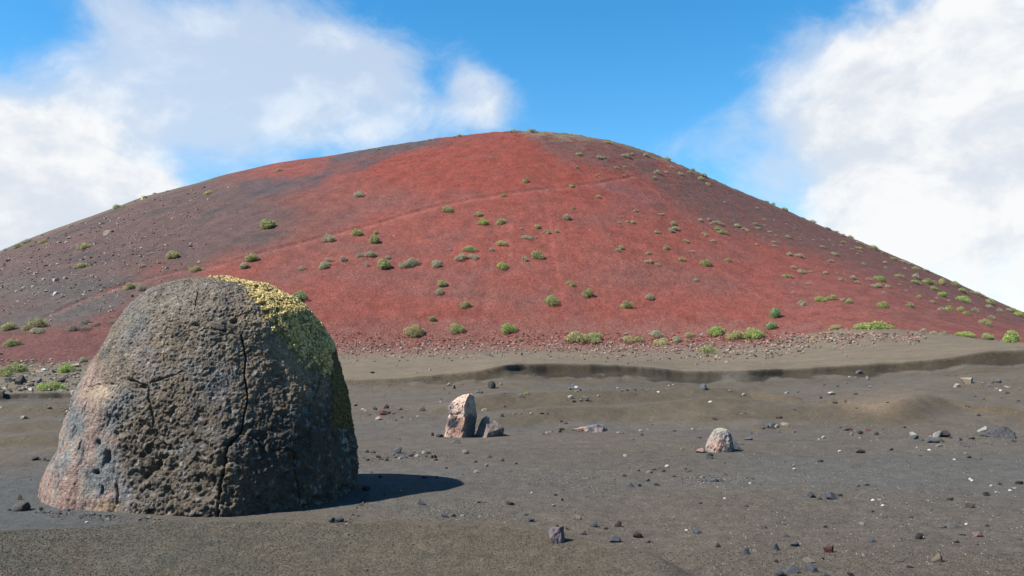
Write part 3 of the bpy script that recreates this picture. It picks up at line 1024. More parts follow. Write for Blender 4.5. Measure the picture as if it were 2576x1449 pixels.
def hull_rock(name, pts, mat, loc, cols, cuts=4, amp=.03, freq=9, seed=0, smooth=False, rotz=0, hard=.0):
    import bmesh
    bm = bmesh.new()
    for p in pts:
        bm.verts.new(p)
    r = bmesh.ops.convex_hull(bm, input=bm.verts)
    bmesh.ops.delete(bm, geom=[e for e in set(r['geom_interior']) | set(r['geom_unused']) if isinstance(e, bmesh.types.BMVert)], context='VERTS')
    bmesh.ops.triangulate(bm, faces=bm.faces)
    for _ in range(cuts):
        long_e = [e for e in bm.edges if e.calc_length() > .02 + .0 * amp]
        bmesh.ops.subdivide_edges(bm, edges=bm.edges[:], cuts=1, use_grid_fill=True)
        bmesh.ops.triangulate(bm, faces=bm.faces)
        if len(bm.faces) > 6000:
            break
    bmesh.ops.smooth_vert(bm, verts=bm.verts, factor=.35, use_axis_x=True, use_axis_y=True, use_axis_z=True)
    bm.normal_update()
    v = np.array([x.co[:] for x in bm.verts])
    n = np.array([x.normal[:] for x in bm.verts])
    f = np.array([[x.index for x in p.verts] for p in bm.faces])
    bm.free()
    q = v + seed * 3.7
    d1, d2 = worley(q * freq * .6)
    v = v + n * (amp * (.8 * fbm(q * freq, 4) + .6 * (d2 - d1) - .3))[:, None]
    B = cols(v, n, q) if callable(cols) else np.tile(np.array(cols), (len(v), 1)) * (1 + .3 * fbm(q * freq * 1.5, 3) + .2 * fbm(q * freq * .4, 2))[:, None]
    o = link(name, mesh_from(name, v, f, np.clip(B, .012, .8), smooth), mat, loc=loc)
    o.rotation_euler.z = rotz
    return o


standing_rock()
x, y, z, r = place(1235, 1098)
k_ = r / F / 4


def lr(px, py, d):
    return ((px - 1670) * k_, d, (1170 - py) * k_)


def lean_cols(v, n, q):
    B = np.tile(np.array([.125, .100, .088]), (len(v), 1))
    t = sst(v[:, 2] - .35 + .3 * v[:, 0], -.05, .06)[:, None]
    B = B * (1 - .5 * t) + np.array([.27, .22, .18]) * .5 * t
    return B * (1 + .35 * fbm(q * 12, 3) + .25 * fbm(q * 4, 2))[:, None]


o = hull_rock('leaning_rock', [lr(1638, 966, .05), lr(1825, 1078, .04), lr(1820, 1120, .1), lr(1812, 1185, .22), lr(1640, 1190, -.20), lr(1515, 1190, .05), lr(1596, 990, .16), (.1, .5, -.05), (-.2, .45, -.05), (.15, .35, .24), lr(1705, 1000, .10), lr(1765, 1045, .08), lr(1660, 1130, -.17)],
              M['rock'], (x - .04, y - .03, z), lean_cols, cuts=4, amp=.022, freq=11, seed=2)
o['label'] = 'slanting grey brown rock leaning beside the upright pink rock'
o['category'] = 'rock'


def domed_rock():
    x, y, z, r = place(1808, 1138)

    def q(pts):
        return [(1383.6 + a / 4, 805 + b / 4) for a, b in pts]
    V, Fq, _ = outline_rock(q([(1560, 1345), (1568, 1260), (1588, 1200), (1618, 1150), (1648, 1112), (1690, 1093), (1712, 1090)]),
                            q([(1838, 1345), (1848, 1260), (1838, 1195), (1815, 1140), (1780, 1106), (1740, 1092), (1716, 1090)]),
                            y + .22, .26, [(-.8, -.55, .9), (.1, -1, .85), (.8, -.6, .9), (1, .2, 1), (0, 1, .9), (-.9, .4, .95)], p=14, nz=110, nf=150, nb=30, bury=.1)

    def colour(px, py, P):
        zx, zy = (px - 1383.6) * 4, (py - 805) * 4
        n, n2 = fbm(P * 7, 4), fbm(P * 22, 3)
        B = np.tile(np.array([.125, .112, .108]), (len(P), 1))

        def pt(m, c):
            m = np.clip(m, 0, 1)[:, None]
            B[:] = B * (1 - m) + np.array(c) * m
        pt(sst(n2, .05, .3) * .6, (.24, .23, .22))
        pt(pblob(zx + 30 * n, zy + 30 * n2, 1680, 1265, 110, 70, .3) * 1.3 * sst(n, -.35, .1), (.215, .140, .108))
        pt(sst(n, .1, .35) * .5, (.060, .055, .055))
        pt((1 - sst(zy + 30 * n + 25 * n2, 1108, 1150)) * .8, (.205, .188, .150))
        B *= (1 + .3 * n2)[:, None]
        return B
    o = rough_rock(V, Fq, .022, 13, colour, 'domed_rock', M['rock'], (x, y + .22, z))
    o['label'] = 'rounded pinkish grey rock with a cream lichen cap, standing on the plain'
    o['category'] = 'rock'
    # the cap of lichen
    P = V.reshape(-1, 3)
    px, py = project(P)
    wgt = (1 - sst((py - 805) * 4 + 25 * fbm(P * 15, 3), 1092, 1122)) * (P[:, 2] > z)
    n = 220
    pk = RNG.choice(len(P), n, p=wgt / wgt.sum())
    cc = np.array([(.28, .26, .20), (.24, .22, .16), (.33, .31, .25)])[RNG.integers(0, 3, n)] * RNG.uniform(.8, 1.1, (n, 1))
    c = scatter('lichen_cap', base_stone(0), P[pk], RNG.uniform(.004, .010, (n, 3)), cc, M['lichen'])
    c.parent = o
    c.matrix_parent_inverse = Matrix.Translation((-x, -(y + .22), -z))
    c['kind'] = 'stuff'


domed_rock()


# ------------------------------------------------------------------ stones: one mesh per shape, shared; one object per stone
STONE_COL = {'k': ('dark', (.040, .036, .035)), 'b': ('blue-grey', (.088, .092, .104)), 'g': ('grey', (.098, .092, .084)), 't': ('tan', (.185, .150, .115)),
             'w': ('white', (.25, .24, .21)), 'p': ('pinkish', (.24, .165, .14)), 'r': ('red-brown', (.095, .040, .033)), 'n': ('brown', (.060, .044, .036))}
STONE_MAT = {k: material(v[0] + ' stone', base=v[1], attr=False, speckle=((35, .30), (8, .22)), bump=((45, .012), (14, .02)), rough=.94) for k, v in STONE_COL.items()}


def stone_mesh(seed, sub, flat):
    rng = np.random.default_rng(900 + seed)
    v, f = base_stone(sub)
    v = v * np.array([1.0, rng.uniform(.7, 1.0), 1.0])
    for _ in range(10 if not flat else 7):
        n = rng.normal(size=3)
        n /= np.linalg.norm(n)
        d = rng.uniform(.38, .74)
        t = v @ n - d
        v = v - np.where(t > 0, t, 0)[:, None] * n
    v = v + .03 * fbm(v * 3 + seed * 7, 3)[:, None] * v
    ext = np.abs(v).max(0)
    v = v / ext
    return mesh_from('stone', v, f, None, False)


OCTA = (np.array([(1, 0, 0), (-1, 0, 0), (0, 1, 0), (0, -1, 0), (0, 0, 1), (0, 0, -1)], float), np.array([(0, 2, 4), (2, 1, 4), (1, 3, 4), (3, 0, 4), (2, 0, 5), (1, 2, 5), (3, 1, 5), (0, 3, 5)]))
STONES = [stone_mesh(i, 2, i % 3 == 0) for i in range(12)]
STONES_BIG = [stone_mesh(40 + i, 3, False) for i in range(6)]
THINGS = []          # (object, kind, size word, colour word, px, py, py top)


def stone(px, py, w, h, c, name='stone', big=False):
    x, y, z, r = place(px, py)
    hw = w / 2 / F * r
    hh = max(h / F * r, .3 * hw)
    me = random.choice(STONES_BIG if (big or w > 22) else STONES)
    o = bpy.data.objects.new(name, me)
    COL.objects.link(o)
    if not me.materials:
        me.materials.append(STONE_MAT['g'])
    o.material_slots[0].link = 'OBJECT'
    o.material_slots[0].material = STONE_MAT[c]
    dp = hw * random.uniform(.6, .95)
    s_ = hh / 1.45
    yy = y + dp * .8
    o.location = (x, yy, float(z_at(np.array([x]), np.array([yy]))[0]) + .30 * s_)
    o.scale = (hw, dp, s_)
    o.rotation_euler = (random.uniform(-.12, .12), random.uniform(-.15, .15), random.choice((0, math.pi)) + random.uniform(-.35, .35))
    THINGS.append((o, 'stone', w, c, px, py, r))
    return o


# stones read off enlargements of the picture: origin, then x, foot y, width, height (quarter units), colour
STONE_TABLE = {
    (817.6, 1086.8): """410 208 60 35 g;458 212 22 16 k;492 214 40 22 k;735 218 105 78 b;615 292 55 50 g;530 262 60 28 k;950 225 60 35 g;985 225 45 40 w;1075 262 65 35 g;1110 262 45 35 k;1112 288 45 22 k;860 250 40 35 b;800 260 60 30 b;755 272 45 28 w;1045 222 60 30 k;925 250 50 28 w;680 238 60 25 b;840 232 40 26 g;885 238 45 22 n;700 262 50 22 g;1015 250 45 24 b;900 208 26 20 k;
1405 222 80 45 t;1660 264 60 32 g;1512 307 45 22 g;1780 295 60 40 g;1915 325 45 28 t;1620 350 42 40 w;1530 410 78 30 w;975 740 102 52 b;1200 864 75 48 b;1295 854 55 35 k;1375 847 45 20 w;1570 864 62 24 w;68 914 70 58 b;148 907 98 62 b;1908 832 32 26 b;2025 842 42 20 b;2065 907 88 42 b;2545 882 62 42 t;2340 960 40 25 k;2440 985 36 26 k;2295 752 46 28 w;2390 692 30 30 k;2320 642 42 22 k;1865 737 72 36 k;1125 458 34 22 k;990 467 72 32 b;555 462 46 28 k;405 590 90 50 k;470 412 26 16 k;1385 432 26 18 k;2080 617 32 22 w;1970 577 26 20 g;415 1400 42 18 k;215 1037 46 20 t;1220 370 36 14 k;340 288 60 26 g;430 290 50 24 k;470 296 50 22 b;390 270 40 24 g;560 280 46 20 g;760 590 20 14 w;600 640 30 16 k;1840 720 40 22 k;1545 715 46 20 k;1610 712 34 20 k""",
    (1383.6, 1086.8): """760 252 46 34 w;1612 272 72 48 b;755 450 52 24 k;990 497 42 30 g;1000 414 78 30 t;1180 354 46 16 w;820 557 78 42 b;905 547 46 32 k;1080 542 62 32 k;1535 460 42 22 w;1640 502 120 40 b;1560 498 60 24 g;1720 500 60 30 b;1775 437 42 36 b;2045 477 36 22 k;1510 724 42 18 k;1970 757 58 38 g;1758 674 32 18 w;290 884 82 42 t;450 960 92 58 b;680 957 92 64 n;895 1067 102 58 k;650 1114 132 72 b;560 982 62 28 k;345 1037 72 38 b;1378 997 36 22 w;1495 1027 98 64 b;985 1117 82 32 g;1690 1162 62 38 k;1985 1234 88 62 b;2065 1202 42 28 w;2155 972 62 42 g;2385 1057 78 46 g;2480 1152 98 48 b;2280 1192 88 64 b;2280 1312 62 30 k;2445 1422 138 90 b;2325 1452 98 76 b;930 207 24 20 k;1760 314 28 16 k;1365 374 42 20 g;1385 400 72 22 g;1250 454 46 18 k;645 482 42 16 g;625 520 62 18 g;130 590 32 18 k;55 637 36 20 k;125 692 28 30 k;2015 522 30 16 w;1040 384 60 26 b;1100 372 50 22 g;1140 400 50 20 k;890 395 40 22 g;1020 305 30 14 k;1980 470 30 14 k;1245 880 26 12 k;2455 345 40 16 g;2460 378 36 14 w""",
    (1932, 1086.8): """445 664 92 64 b;640 680 132 78 b;520 680 62 36 g;725 647 62 28 k;915 550 46 32 g;1000 542 52 24 k;1050 807 42 18 k;955 942 68 30 w;1195 862 42 24 g;1430 864 78 30 g;1835 690 78 32 g;2215 642 72 38 k;2055 770 108 72 t;2345 530 46 18 k;2540 527 62 38 k;1770 967 68 28 g;1905 972 78 30 b;2215 952 52 20 k;1965 1044 52 18 k;2130 1057 108 54 p;1530 1080 82 62 k;1355 1080 62 22 g;1065 1114 78 54 b;620 1217 118 80 r;1710 1312 108 88 t;1345 1307 88 42 g;1440 1372 68 26 k;1770 1400 72 24 g;1900 1117 62 24 k;970 1257 36 34 w;560 1287 42 28 k;440 1322 132 50 t;465 1412 128 90 b;590 1452 82 40 b;845 1452 82 32 k;575 962 46 22 k;745 917 52 26 b;535 302 52 28 k;730 202 42 18 w;945 212 98 38 k;1245 187 42 28 b;1628 187 32 18 w;1725 147 58 22 w;2030 262 42 20 k;2150 277 42 22 g;1880 282 28 16 w;1530 242 38 20 k;1990 227 32 18 g;1650 790 26 14 k;2300 610 26 16 w;2490 575 50 20 w;2450 600 40 18 w;2040 480 30 16 w;2060 495 30 14 w;2250 548 34 14 w;1550 912 20 12 w;2000 935 34 18 w;2535 1090 50 20 g;1240 1290 26 12 k;2110 1140 40 16 k;175 305 24 12 k;1130 690 50 16 w;1060 695 40 18 w;1155 750 40 14 w;1100 580 30 12 g""",
    (1932, 805): """558 1192 48 28 w;515 1205 30 16 t;690 1127 46 32 g;730 1087 28 28 k;840 1112 52 30 r;800 1115 60 22 r;935 1152 62 38 k;845 1157 36 24 t;1030 1120 70 26 r;1095 1157 46 28 k;1475 1164 66 34 w;1480 1202 84 44 b;1540 1217 62 28 g;1720 1182 76 70 w;1785 1182 104 70 k;1690 1237 120 50 b;1630 1220 60 34 b;1760 1230 50 30 k;1840 1192 42 24 k;1930 1217 58 40 b;2175 1128 112 56 w;2020 642 132 76 t;1910 678 64 38 w;2340 634 66 38 b;2260 638 38 22 b;2410 682 42 20 w;655 754 78 32 w;535 792 34 32 k;885 752 42 24 k;920 545 76 38 b;895 592 42 30 b;1010 602 38 42 b;825 580 28 16 w;1030 682 42 18 b;700 670 38 16 k;790 642 42 28 b;2345 714 30 18 w;2420 744 40 24 k;2130 967 38 24 k;1365 1087 58 20 g;125 992 52 22 k;180 1064 92 32 t;110 1132 42 28 g;265 1134 38 24 t;785 820 34 16 k;680 842 52 24 k;2175 800 26 18 k;2090 772 24 14 k;2355 788 26 14 k;2525 820 34 18 k;2000 868 30 16 k;2030 878 24 14 k;1630 880 22 12 k;270 905 24 14 k;195 737 46 18 w;300 730 24 12 k;1205 835 24 10 k;895 892 26 14 k;2490 1230 46 22 k;2060 1203 60 22 k;1950 1250 50 16 b;2010 1275 60 14 b;2310 700 36 18 b;2240 668 40 20 b;2175 640 30 18 b;930 1200 40 18 g;1160 1102 20 10 k;1500 1285 18 12 w;1640 1180 30 14 t;570 655 26 12 k;1890 565 22 10 k;1590 535 26 12 g;2245 446 24 12 k;2000 303 26 14 t""",
    (1383.6, 805): """1878 1295 66 90 b;1922 1252 72 34 g;1518 1337 94 50 p;1560 1338 44 26 n;1612 1397 76 60 k;1555 707 92 62 b;1530 700 46 32 g;240 702 60 34 g;270 690 50 30 w;200 700 44 24 g;300 712 44 24 b;235 662 36 24 b;265 726 36 22 g;205 792 70 36 w;238 832 44 26 k;360 822 98 62 g;308 822 34 24 p;1620 834 44 18 w;1950 767 44 24 w;1665 1007 52 28 k;2000 1207 90 28 b;2180 1085 60 40 b;2230 1080 80 50 b;2285 1088 60 38 w;2150 1098 44 24 g;2255 1095 50 26 k;2380 1062 86 32 t;930 1167 38 28 k;1095 730 34 18 w;1250 1122 42 18 k;1930 952 26 18 t;1965 942 26 20 k;840 1207 28 18 k;1440 1102 36 18 t;1520 1098 28 14 t;1815 727 34 26 g;1500 1192 62 20 k;2300 995 46 20 k;2460 908 22 14 k;2275 890 16 12 k;1030 1055 24 12 k;1020 1020 24 12 t;1870 1238 20 14 k;2030 1150 40 26 b;2300 1125 44 26 g;690 1142 38 20 t;735 1144 24 14 k;910 1122 40 18 p;985 1110 46 18 t;860 708 36 20 k;780 712 36 20 k;820 700 30 16 g;920 700 40 16 b;730 720 24 16 k;1000 705 36 18 b;680 690 26 14 w;1195 665 24 20 w;1240 655 20 14 w;860 755 28 14 k;490 770 34 16 t;400 700 20 14 k;150 1040 44 20 n;110 1030 36 26 n;98 1132 40 30 g;14 1130 46 20 t;555 1116 56 44 p;440 1130 50 28 p;1545 1300 22 14 k;1330 1310 32 28 t;1455 1290 24 12 g""",
    (817.6, 805): """1082 1167 38 38 n;1152 1180 84 40 k;1222 1192 26 24 n;1310 1242 104 50 g;1555 1180 60 26 b;1600 1180 50 26 b;1712 1166 24 20 g;1672 692 88 88 k;1252 664 62 40 t;1770 652 44 32 t;1302 692 34 42 k;1200 698 26 18 k;1540 732 74 32 g;1575 738 40 18 k;985 914 74 40 k;745 907 64 30 b;500 905 52 32 k;610 892 64 48 k;572 957 112 48 r;540 1007 72 38 p;305 867 48 26 g;380 905 36 20 w;405 918 30 16 t;640 945 40 26 n;690 950 34 20 k;640 990 40 22 g;710 1015 40 20 b;450 960 40 20 n;770 985 34 20 k;1600 917 64 34 t;1770 977 54 48 g;1050 510 34 30 w;475 537 48 22 k;750 1202 28 18 k;932 974 28 18 w;865 1007 28 20 t;1808 877 34 16 k;1905 948 36 20 g;1970 946 34 20 g;2075 948 40 20 t;2180 948 46 16 k;2240 950 30 14 k;2000 905 20 14 k;1250 740 26 16 k;1170 800 26 20 k;1160 826 16 12 w;1810 745 24 16 k;2380 1110 56 28 n;2420 1045 44 18 n;2200 1152 26 16 k;2235 1140 40 18 t;2280 1130 34 16 t;2365 1130 40 24 t;930 535 20 10 k;830 410 24 10 k;620 378 20 12 k;1560 335 24 14 t""",
    (0, 1086.8): """185 797 170 80 g;188 682 62 44 g;335 287 72 38 b;440 285 44 24 g;480 290 30 16 k;870 917 34 20 w;660 795 60 22 b;235 68 26 14 t;305 486 18 12 k;90 790 60 26 b;255 780 50 30 b;400 790 44 30 k;1250 1310 20 12 w""",
    (0, 880.5): """-20 96 100 40 g;360 700 200 196 k;275 640 90 80 k;450 660 110 110 g;160 650 150 90 k;680 650 200 90 g;560 730 150 60 g;740 665 90 60 g;590 830 120 80 w;480 810 100 50 g;380 830 100 44 g;1210 660 170 110 n;1540 800 90 90 k;1430 902 90 70 p;880 420 110 54 w;750 445 130 40 t;1500 350 200 80 t;1560 425 100 50 g;1760 410 80 40 t;1180 830 280 44 b;20 930 110 100 k;160 820 90 44 n;60 800 120 70 t;1470 1010 70 40 k;1360 740 60 30 g;1000 1005 50 30 t;910 1110 50 40 g;980 1190 80 50 g;590 1190 40 30 t;1340 1255 70 40 w;1230 1175 40 36 g;1290 1300 50 30 g;1110 1345 40 24 g;160 1225 30 20 t;1200 1440 60 30 b;450 1390 110 26 t;520 1380 70 30 g;20 1165 60 24 t;760 1215 40 24 g;660 500 60 30 t;590 505 50 26 t;1340 520 60 30 g;1100 510 70 26 g;300 570 110 40 g;960 400 40 30 g;1660 560 60 24 g;1500 560 60 20 g;990 590 70 24 g;1700 470 50 20 t""",
}
rows = []
for (ox, oy), tab in STONE_TABLE.items():
    k_ = .125 if oy == 880.5 else .25
    for row in tab.replace('\n', '').split(';'):
        a, b, w, h, c = row.split()
        rows.append((ox + float(a) * k_, oy + float(b) * k_, float(w) * k_, float(h) * k_, c))
rows.sort(key=lambda q: -q[2] * q[3])
N_STONE = 285
for q in rows[:N_STONE]:
    stone(*q)


def pebbles(name, px, py, w_px, cols, label, sub=0, squash=.7):
    """small stones past the count of those one would single out"""
    P, Sc = [], []
    for x_, y_, w_ in zip(px, py, w_px):
        x, y, z, r = place(x_, y_)
        hw = w_ / 2 / F * r
        P.append((x, y + hw * .5, z + .3 * hw))
        Sc.append((hw, hw * .8, hw * squash))
    o = scatter(name, OCTA if sub == 0 else base_stone(sub - 1), np.array(P), np.array(Sc), np.array(cols), M['gravel'])
    o['kind'] = 'stuff'
    if label:
        o['label'] = label
    return o


rest = rows[N_STONE:]
pebbles('pebbles', [q[0] for q in rest], [q[1] for q in rest], [q[2] for q in rest], [STONE_COL[q[4]][1] for q in rest], 'small stones and pebbles strewn over the dark plain', 1)

# a dark lump in front on the rise, an outcrop slab, a dark ledge at the right, boulders on the cone's shoulder
KCOL = (.052, .046, .046)


def lump(name, px, py, w, h, dep, cols, label, cat, seed, pts=None, amp=.05, freq=4, mat=None):
    x, y, z, r = place(px, py)
    sx, sz = w / 2 / F * r, h / F * r
    rng = np.random.default_rng(seed)
    if pts is None:
        pts = [(math.cos(a) * sx * rng.uniform(.8, 1), math.sin(a) * dep * rng.uniform(.8, 1), -.15 * sz) for a in np.linspace(0, 2 * math.pi, 9)[:-1]]
        pts += [(math.cos(a) * sx * rng.uniform(.45, .8), math.sin(a) * dep * rng.uniform(.4, .7), sz * rng.uniform(.6, 1)) for a in np.linspace(.3, 2 * math.pi + .3, 7)[:-1]]
    else:
        pts = [(a * sx, b * dep, c * sz) for a, b, c in pts]
    o = hull_rock(name, pts, mat or M['rock'], (x, y + dep * .8, z), cols, cuts=4, amp=amp * sz, freq=freq / max(sx, sz), seed=seed)
    o['label'] = label
    o['category'] = cat
    return o


lump('stone', 1402.6, 1368, 46, 37, .10, (.075, .062, .066), 'knobbly dark purple-grey stone casting a shadow on the near cinder rise', 'stone', 3,
     [(-1, -.3, .75), (-.8, -.9, .3), (-.2, -1, -.1), (.45, -.8, -.1), (.95, -.1, .1), (.75, .2, .95), (.35, -.3, 1.02), (-.1, -.4, .85), (-.6, .3, .9), (.9, .5, -.1), (-.6, .9, -.1), (.1, .9, .6), (-.95, .2, .45)], amp=.10, freq=3)


def slab_cols(v, n, q):
    B = np.tile(np.array([.105, .100, .104]), (len(v), 1))
    t = sst(fbm(q * 4, 3), -.05, .25)[:, None]
    B = B * (1 - t) + np.array([.20, .140, .118]) * t
    return B * (1 + .3 * fbm(q * 11, 3))[:, None]


lump('outcrop', 1481, 1087, 94, 19, .42, slab_cols, 'flat jagged grey and pink rock slab lying across the plain', 'rock', 5,
     [(-1, -.4, -.1), (-.9, -.6, .35), (-.4, -.9, .55), (.1, -.8, .75), (.5, -.5, 1.0), (.85, -.3, .9), (1, -.2, .2), (.9, .6, -.2), (-.8, .8, -.2), (0, .9, .4), (.6, .4, .8), (0, -1, -.2), (.7, -.9, -.2)], amp=.16, freq=4)
lump('outcrop', 2530, 1102, 74, 24, .5, (.040, .039, .042), 'long dark broken lava ledge beside the brightest white rock', 'rock', 8,
     [(-1, -.3, .2), (-.7, -.5, .55), (-.2, -.6, .7), (.2, -.4, 1.0), (.5, -.4, .95), (.8, -.5, .5), (1, -.3, .1), (.4, -1, -.1), (-.6, -.9, -.1), (0, .9, -.2), (.4, .6, .7), (-.8, .5, -.1), (.9, .6, -.2)], amp=.20, freq=4)
lump('rock', 359, 501, 17, 12, 1.2, (.30, .24, .15), 'yellowish knob of rock sticking up from the left skyline of the cone', 'rock', 12, amp=.15, freq=3)
lump('rock', 268, 590, 30, 14, 1.4, (.16, .12, .10), 'long pale rock outcrop high on the dark left slope of the cone', 'rock', 13, amp=.15, freq=3)
lump('rock', 134, 742, 15, 9, .9, (.34, .32, .30), 'bright white rock low on the dark left slope above the boulder', 'rock', 14, amp=.15, freq=3)
lump('rock', 86, 690, 13, 8, .8, (.22, .18, .16), 'pale pinkish rock left of the bright white rock on the left slope', 'rock', 15, amp=.15, freq=3)
lump('rock', 990, 594, 9, 5, .5, (.22, .12, .10), 'lone small pink rock right of the round shrub pair below the diagonal path', 'rock', 16, amp=.15, freq=3)


# ------------------------------------------------------------------ gravel, scree: nobody could count it
def rnd_px(n, x0, x1, y0, y1):
    return RNG.uniform(x0, x1, n), RNG.uniform(y0, y1, n)


def pick(cols, n, v=.25):
    return np.array(cols)[RNG.integers(0, len(cols), n)] * RNG.uniform(1 - v, 1 + v, (n, 1))


# band of stones along the foot of the cone
bx, by = rnd_px(15000, 820, 2330, 838, 925)
yc_ = np.interp(bx, [820, 1000, 1300, 1500, 1750, 1950, 2050, 2200, 2330], [872, 872, 868, 868, 874, 866, 850, 842, 846])
hw_ = np.interp(bx, [820, 1500, 1950, 2200, 2330], [24, 22, 26, 18, 10])
nn = fbm(np.stack([bx / 60, by / 18, bx * 0], 1), 3)
keep = RNG.uniform(0, 1, len(bx)) < np.exp(-((by - yc_) / hw_) ** 2) * np.clip(.75 + 1.2 * nn, .1, 1.3) * np.interp(bx, [820, 1300, 1600, 2200], [.55, .7, 1, .9])
bx, by = bx[keep], by[keep]
red = sst(by, 880, 845) * np.interp(bx, [820, 1900, 2050], [1, .9, .1])
pc = pick([(.15, .095, .075), (.11, .075, .062), (.20, .145, .12), (.050, .036, .032), (.16, .135, .108)], len(bx))
pr = pick([(.13, .045, .035), (.16, .065, .052), (.08, .032, .027)], len(bx))
pebbles('gravel', bx, by, RNG.uniform(3.2, 7.6, len(bx)) * RNG.choice([.8, 1, 1, 1.5], len(bx)), np.where((RNG.uniform(0, 1, len(bx)) < red)[:, None], pr, pc), 'band of brown gravel along the foot of the red cone', 0, .8)
# clinker on the lower red slope
bx, by = rnd_px(3600, 820, 2300, 790, 862)
keep = RNG.uniform(0, 1, len(bx)) < sst(by, 785, 850) * .75
bx, by = bx[keep], by[keep]
pebbles('clinker', bx, by, RNG.uniform(2.2, 5.0, len(bx)), pick([(.15, .042, .032), (.19, .062, .048), (.085, .030, .025)], len(bx)), 'red clinker strewn over the lowest part of the cone', 0, .8)
# pale scree on the dark left flank, and clinker high on the cone
bx, by = rnd_px(3200, 0, 640, 470, 830)
ry_ = np.interp(bx, [0, 280, 480, 640], [640, 532, 470, 428])
keep = (by > ry_ + 4) & (RNG.uniform(0, 1, len(bx)) < (1 - sst(bx + (by - 600) * .5, 300, 560)) * (1 - sst(by, 700, 830)) * .95 + .05)
bx, by = bx[keep], by[keep]
pebbles('scree', bx, by, RNG.gamma(3.0, 1.2, len(bx)) + 1.6, pick([(.15, .12, .105), (.21, .18, .16), (.10, .08, .072), (.13, .085, .07), (.045, .036, .036)], len(bx)), 'pale scree scattered over the dark left flank of the cone', 0, .8)
bx, by = rnd_px(2600, 700, 2000, 345, 620)
ry_ = np.interp(bx, [700, 830, 1080, 1290, 1540, 1740, 1960, 2000], [409, 392, 352, 330, 356, 428, 523, 545])
keep = (by > ry_ + 5) & (RNG.uniform(0, 1, len(bx)) < np.where(bx > 1380, sst(bx - 1500 - (by - 380) * 1.6, -160, 0) * .9 + .12, (1 - sst(by, 400, 470)) * .55 + .02))
bx, by = bx[keep], by[keep]
dk = bx > 1420 + (by - 340) * .9
pebbles('clinker', bx, by, RNG.uniform(1.5, 4.6, len(bx)), np.where(dk[:, None], pick([(.055, .038, .038), (.09, .06, .055), (.13, .09, .08), (.035, .028, .03)], len(bx)), pick([(.085, .030, .024), (.15, .05, .04), (.06, .025, .02)], len(bx))), 'dark clinker scattered over the upper cone', 0, .7)
# small rubble at the left under the cone
bx, by = rnd_px(900, -30, 300, 905, 988)
pebbles('rubble', bx, by, RNG.gamma(2.5, 1.6, len(bx)) + 1.5, pick([(.16, .14, .11), (.11, .10, .085), (.20, .175, .14), (.06, .054, .045)], len(bx)), 'small rubble between the shrubs left of the boulder', 0, .6)
bx, by = rnd_px(300, 120, 290, 985, 1060)
keep = bx > 150 + (1060 - by) * .3
pebbles('rubble', bx[keep], by[keep], RNG.gamma(2.5, 1.3, keep.sum()) + 1.2, pick([(.16, .14, .11), (.11, .10, .085), (.06, .054, .045)], int(keep.sum())), 'small rubble on the dune edge left of the boulder', 0, .6)


# fine stones over the plain, thicker along the bands and patches the picture shows
def plain_stones(n, spec, wlo, whi, cols, name, label):
    xs, ys = [], []
    for cx, cy, rx, ry, wt in spec:
        k = int(n * wt)
        xs.append(RNG.normal(cx, rx, k))
        ys.append(RNG.normal(cy, ry, k))
    xs, ys = np.concatenate(xs), np.concatenate(ys)
    ok = (ys > 955) & (ys < 1460) & ((xs > 905) | (ys < 1000) | (xs < 60)) & (xs > -40) & (xs < 2620)
    ok &= ~((ys > np.interp(xs, [0, 450, 900, 1280, 1400, 1500, 1650, 1750], [1330, 1306, 1310, 1320, 1345, 1368, 1405, 1440]) - 3) & (xs < 1750))
    xs, ys = xs[ok], ys[ok]
    g = RNG.uniform(wlo, whi, len(xs)) * np.interp(ys, [960, 1100, 1450], [.6, .8, 1.35])
    pebbles(name, xs, ys, g, pick(cols, len(xs)), label, 0, .7)


bx, by = rnd_px(3000, 900, 2600, 960, 1450)
patches = [(1740, 1180, 420, 150, .18), (2250, 1250, 260, 120, .22), (1500, 1230, 170, 70, .14), (1150, 1290, 90, 18, .10), (1360, 1208, 70, 14, .05), (1790, 1208, 55, 9, .05),
           (2440, 1112, 60, 12, .03), (2500, 1090, 60, 20, .02), (960, 1155, 60, 8, .04), (1060, 1145, 45, 7, .04), (960, 1045, 60, 16, .05), (1590, 978, 70, 8, .04), (2150, 1085, 60, 14, .04), (2480, 970, 60, 14, .04),
           (2000, 1380, 300, 50, .12), (2200, 1000, 60, 22, .02)]
plain_stones(11000, patches + [(1750, 1210, 620, 170, .45)], 1.6, 4.0, [(.045, .042, .040), (.036, .034, .033), (.075, .072, .068), (.055, .052, .050), (.10, .10, .10), (.13, .125, .115), (.035, .033, .032), (.17, .16, .14)], 'gravel', 'grey gravel thinly strewn over the dark plain')
plain_stones(130, patches, 1.4, 2.6, [(.26, .25, .22), (.20, .19, .165)], 'pale_gravel', 'pale chips of stone lying on the dark plain')

# clods broken off the edge of the dark bank
bx = RNG.uniform(880, 2600, 420)
by = np.interp(bx, [870, 1080, 1180, 1300, 1600, 1700, 1900, 2000, 2200, 2330, 2400, 2440, 2480, 2600], [955, 945, 935, 915, 920, 930, 930, 927, 914, 904, 898, 890, 883, 879]) + RNG.gamma(2.0, 7.0, 420) + 3
pebbles('clods', bx, by, RNG.uniform(1.8, 5.0, 420), pick([(.030, .025, .018), (.045, .037, .027), (.06, .05, .038)], 420), 'dark clods crumbled from the edge of the bank', 0, .8)
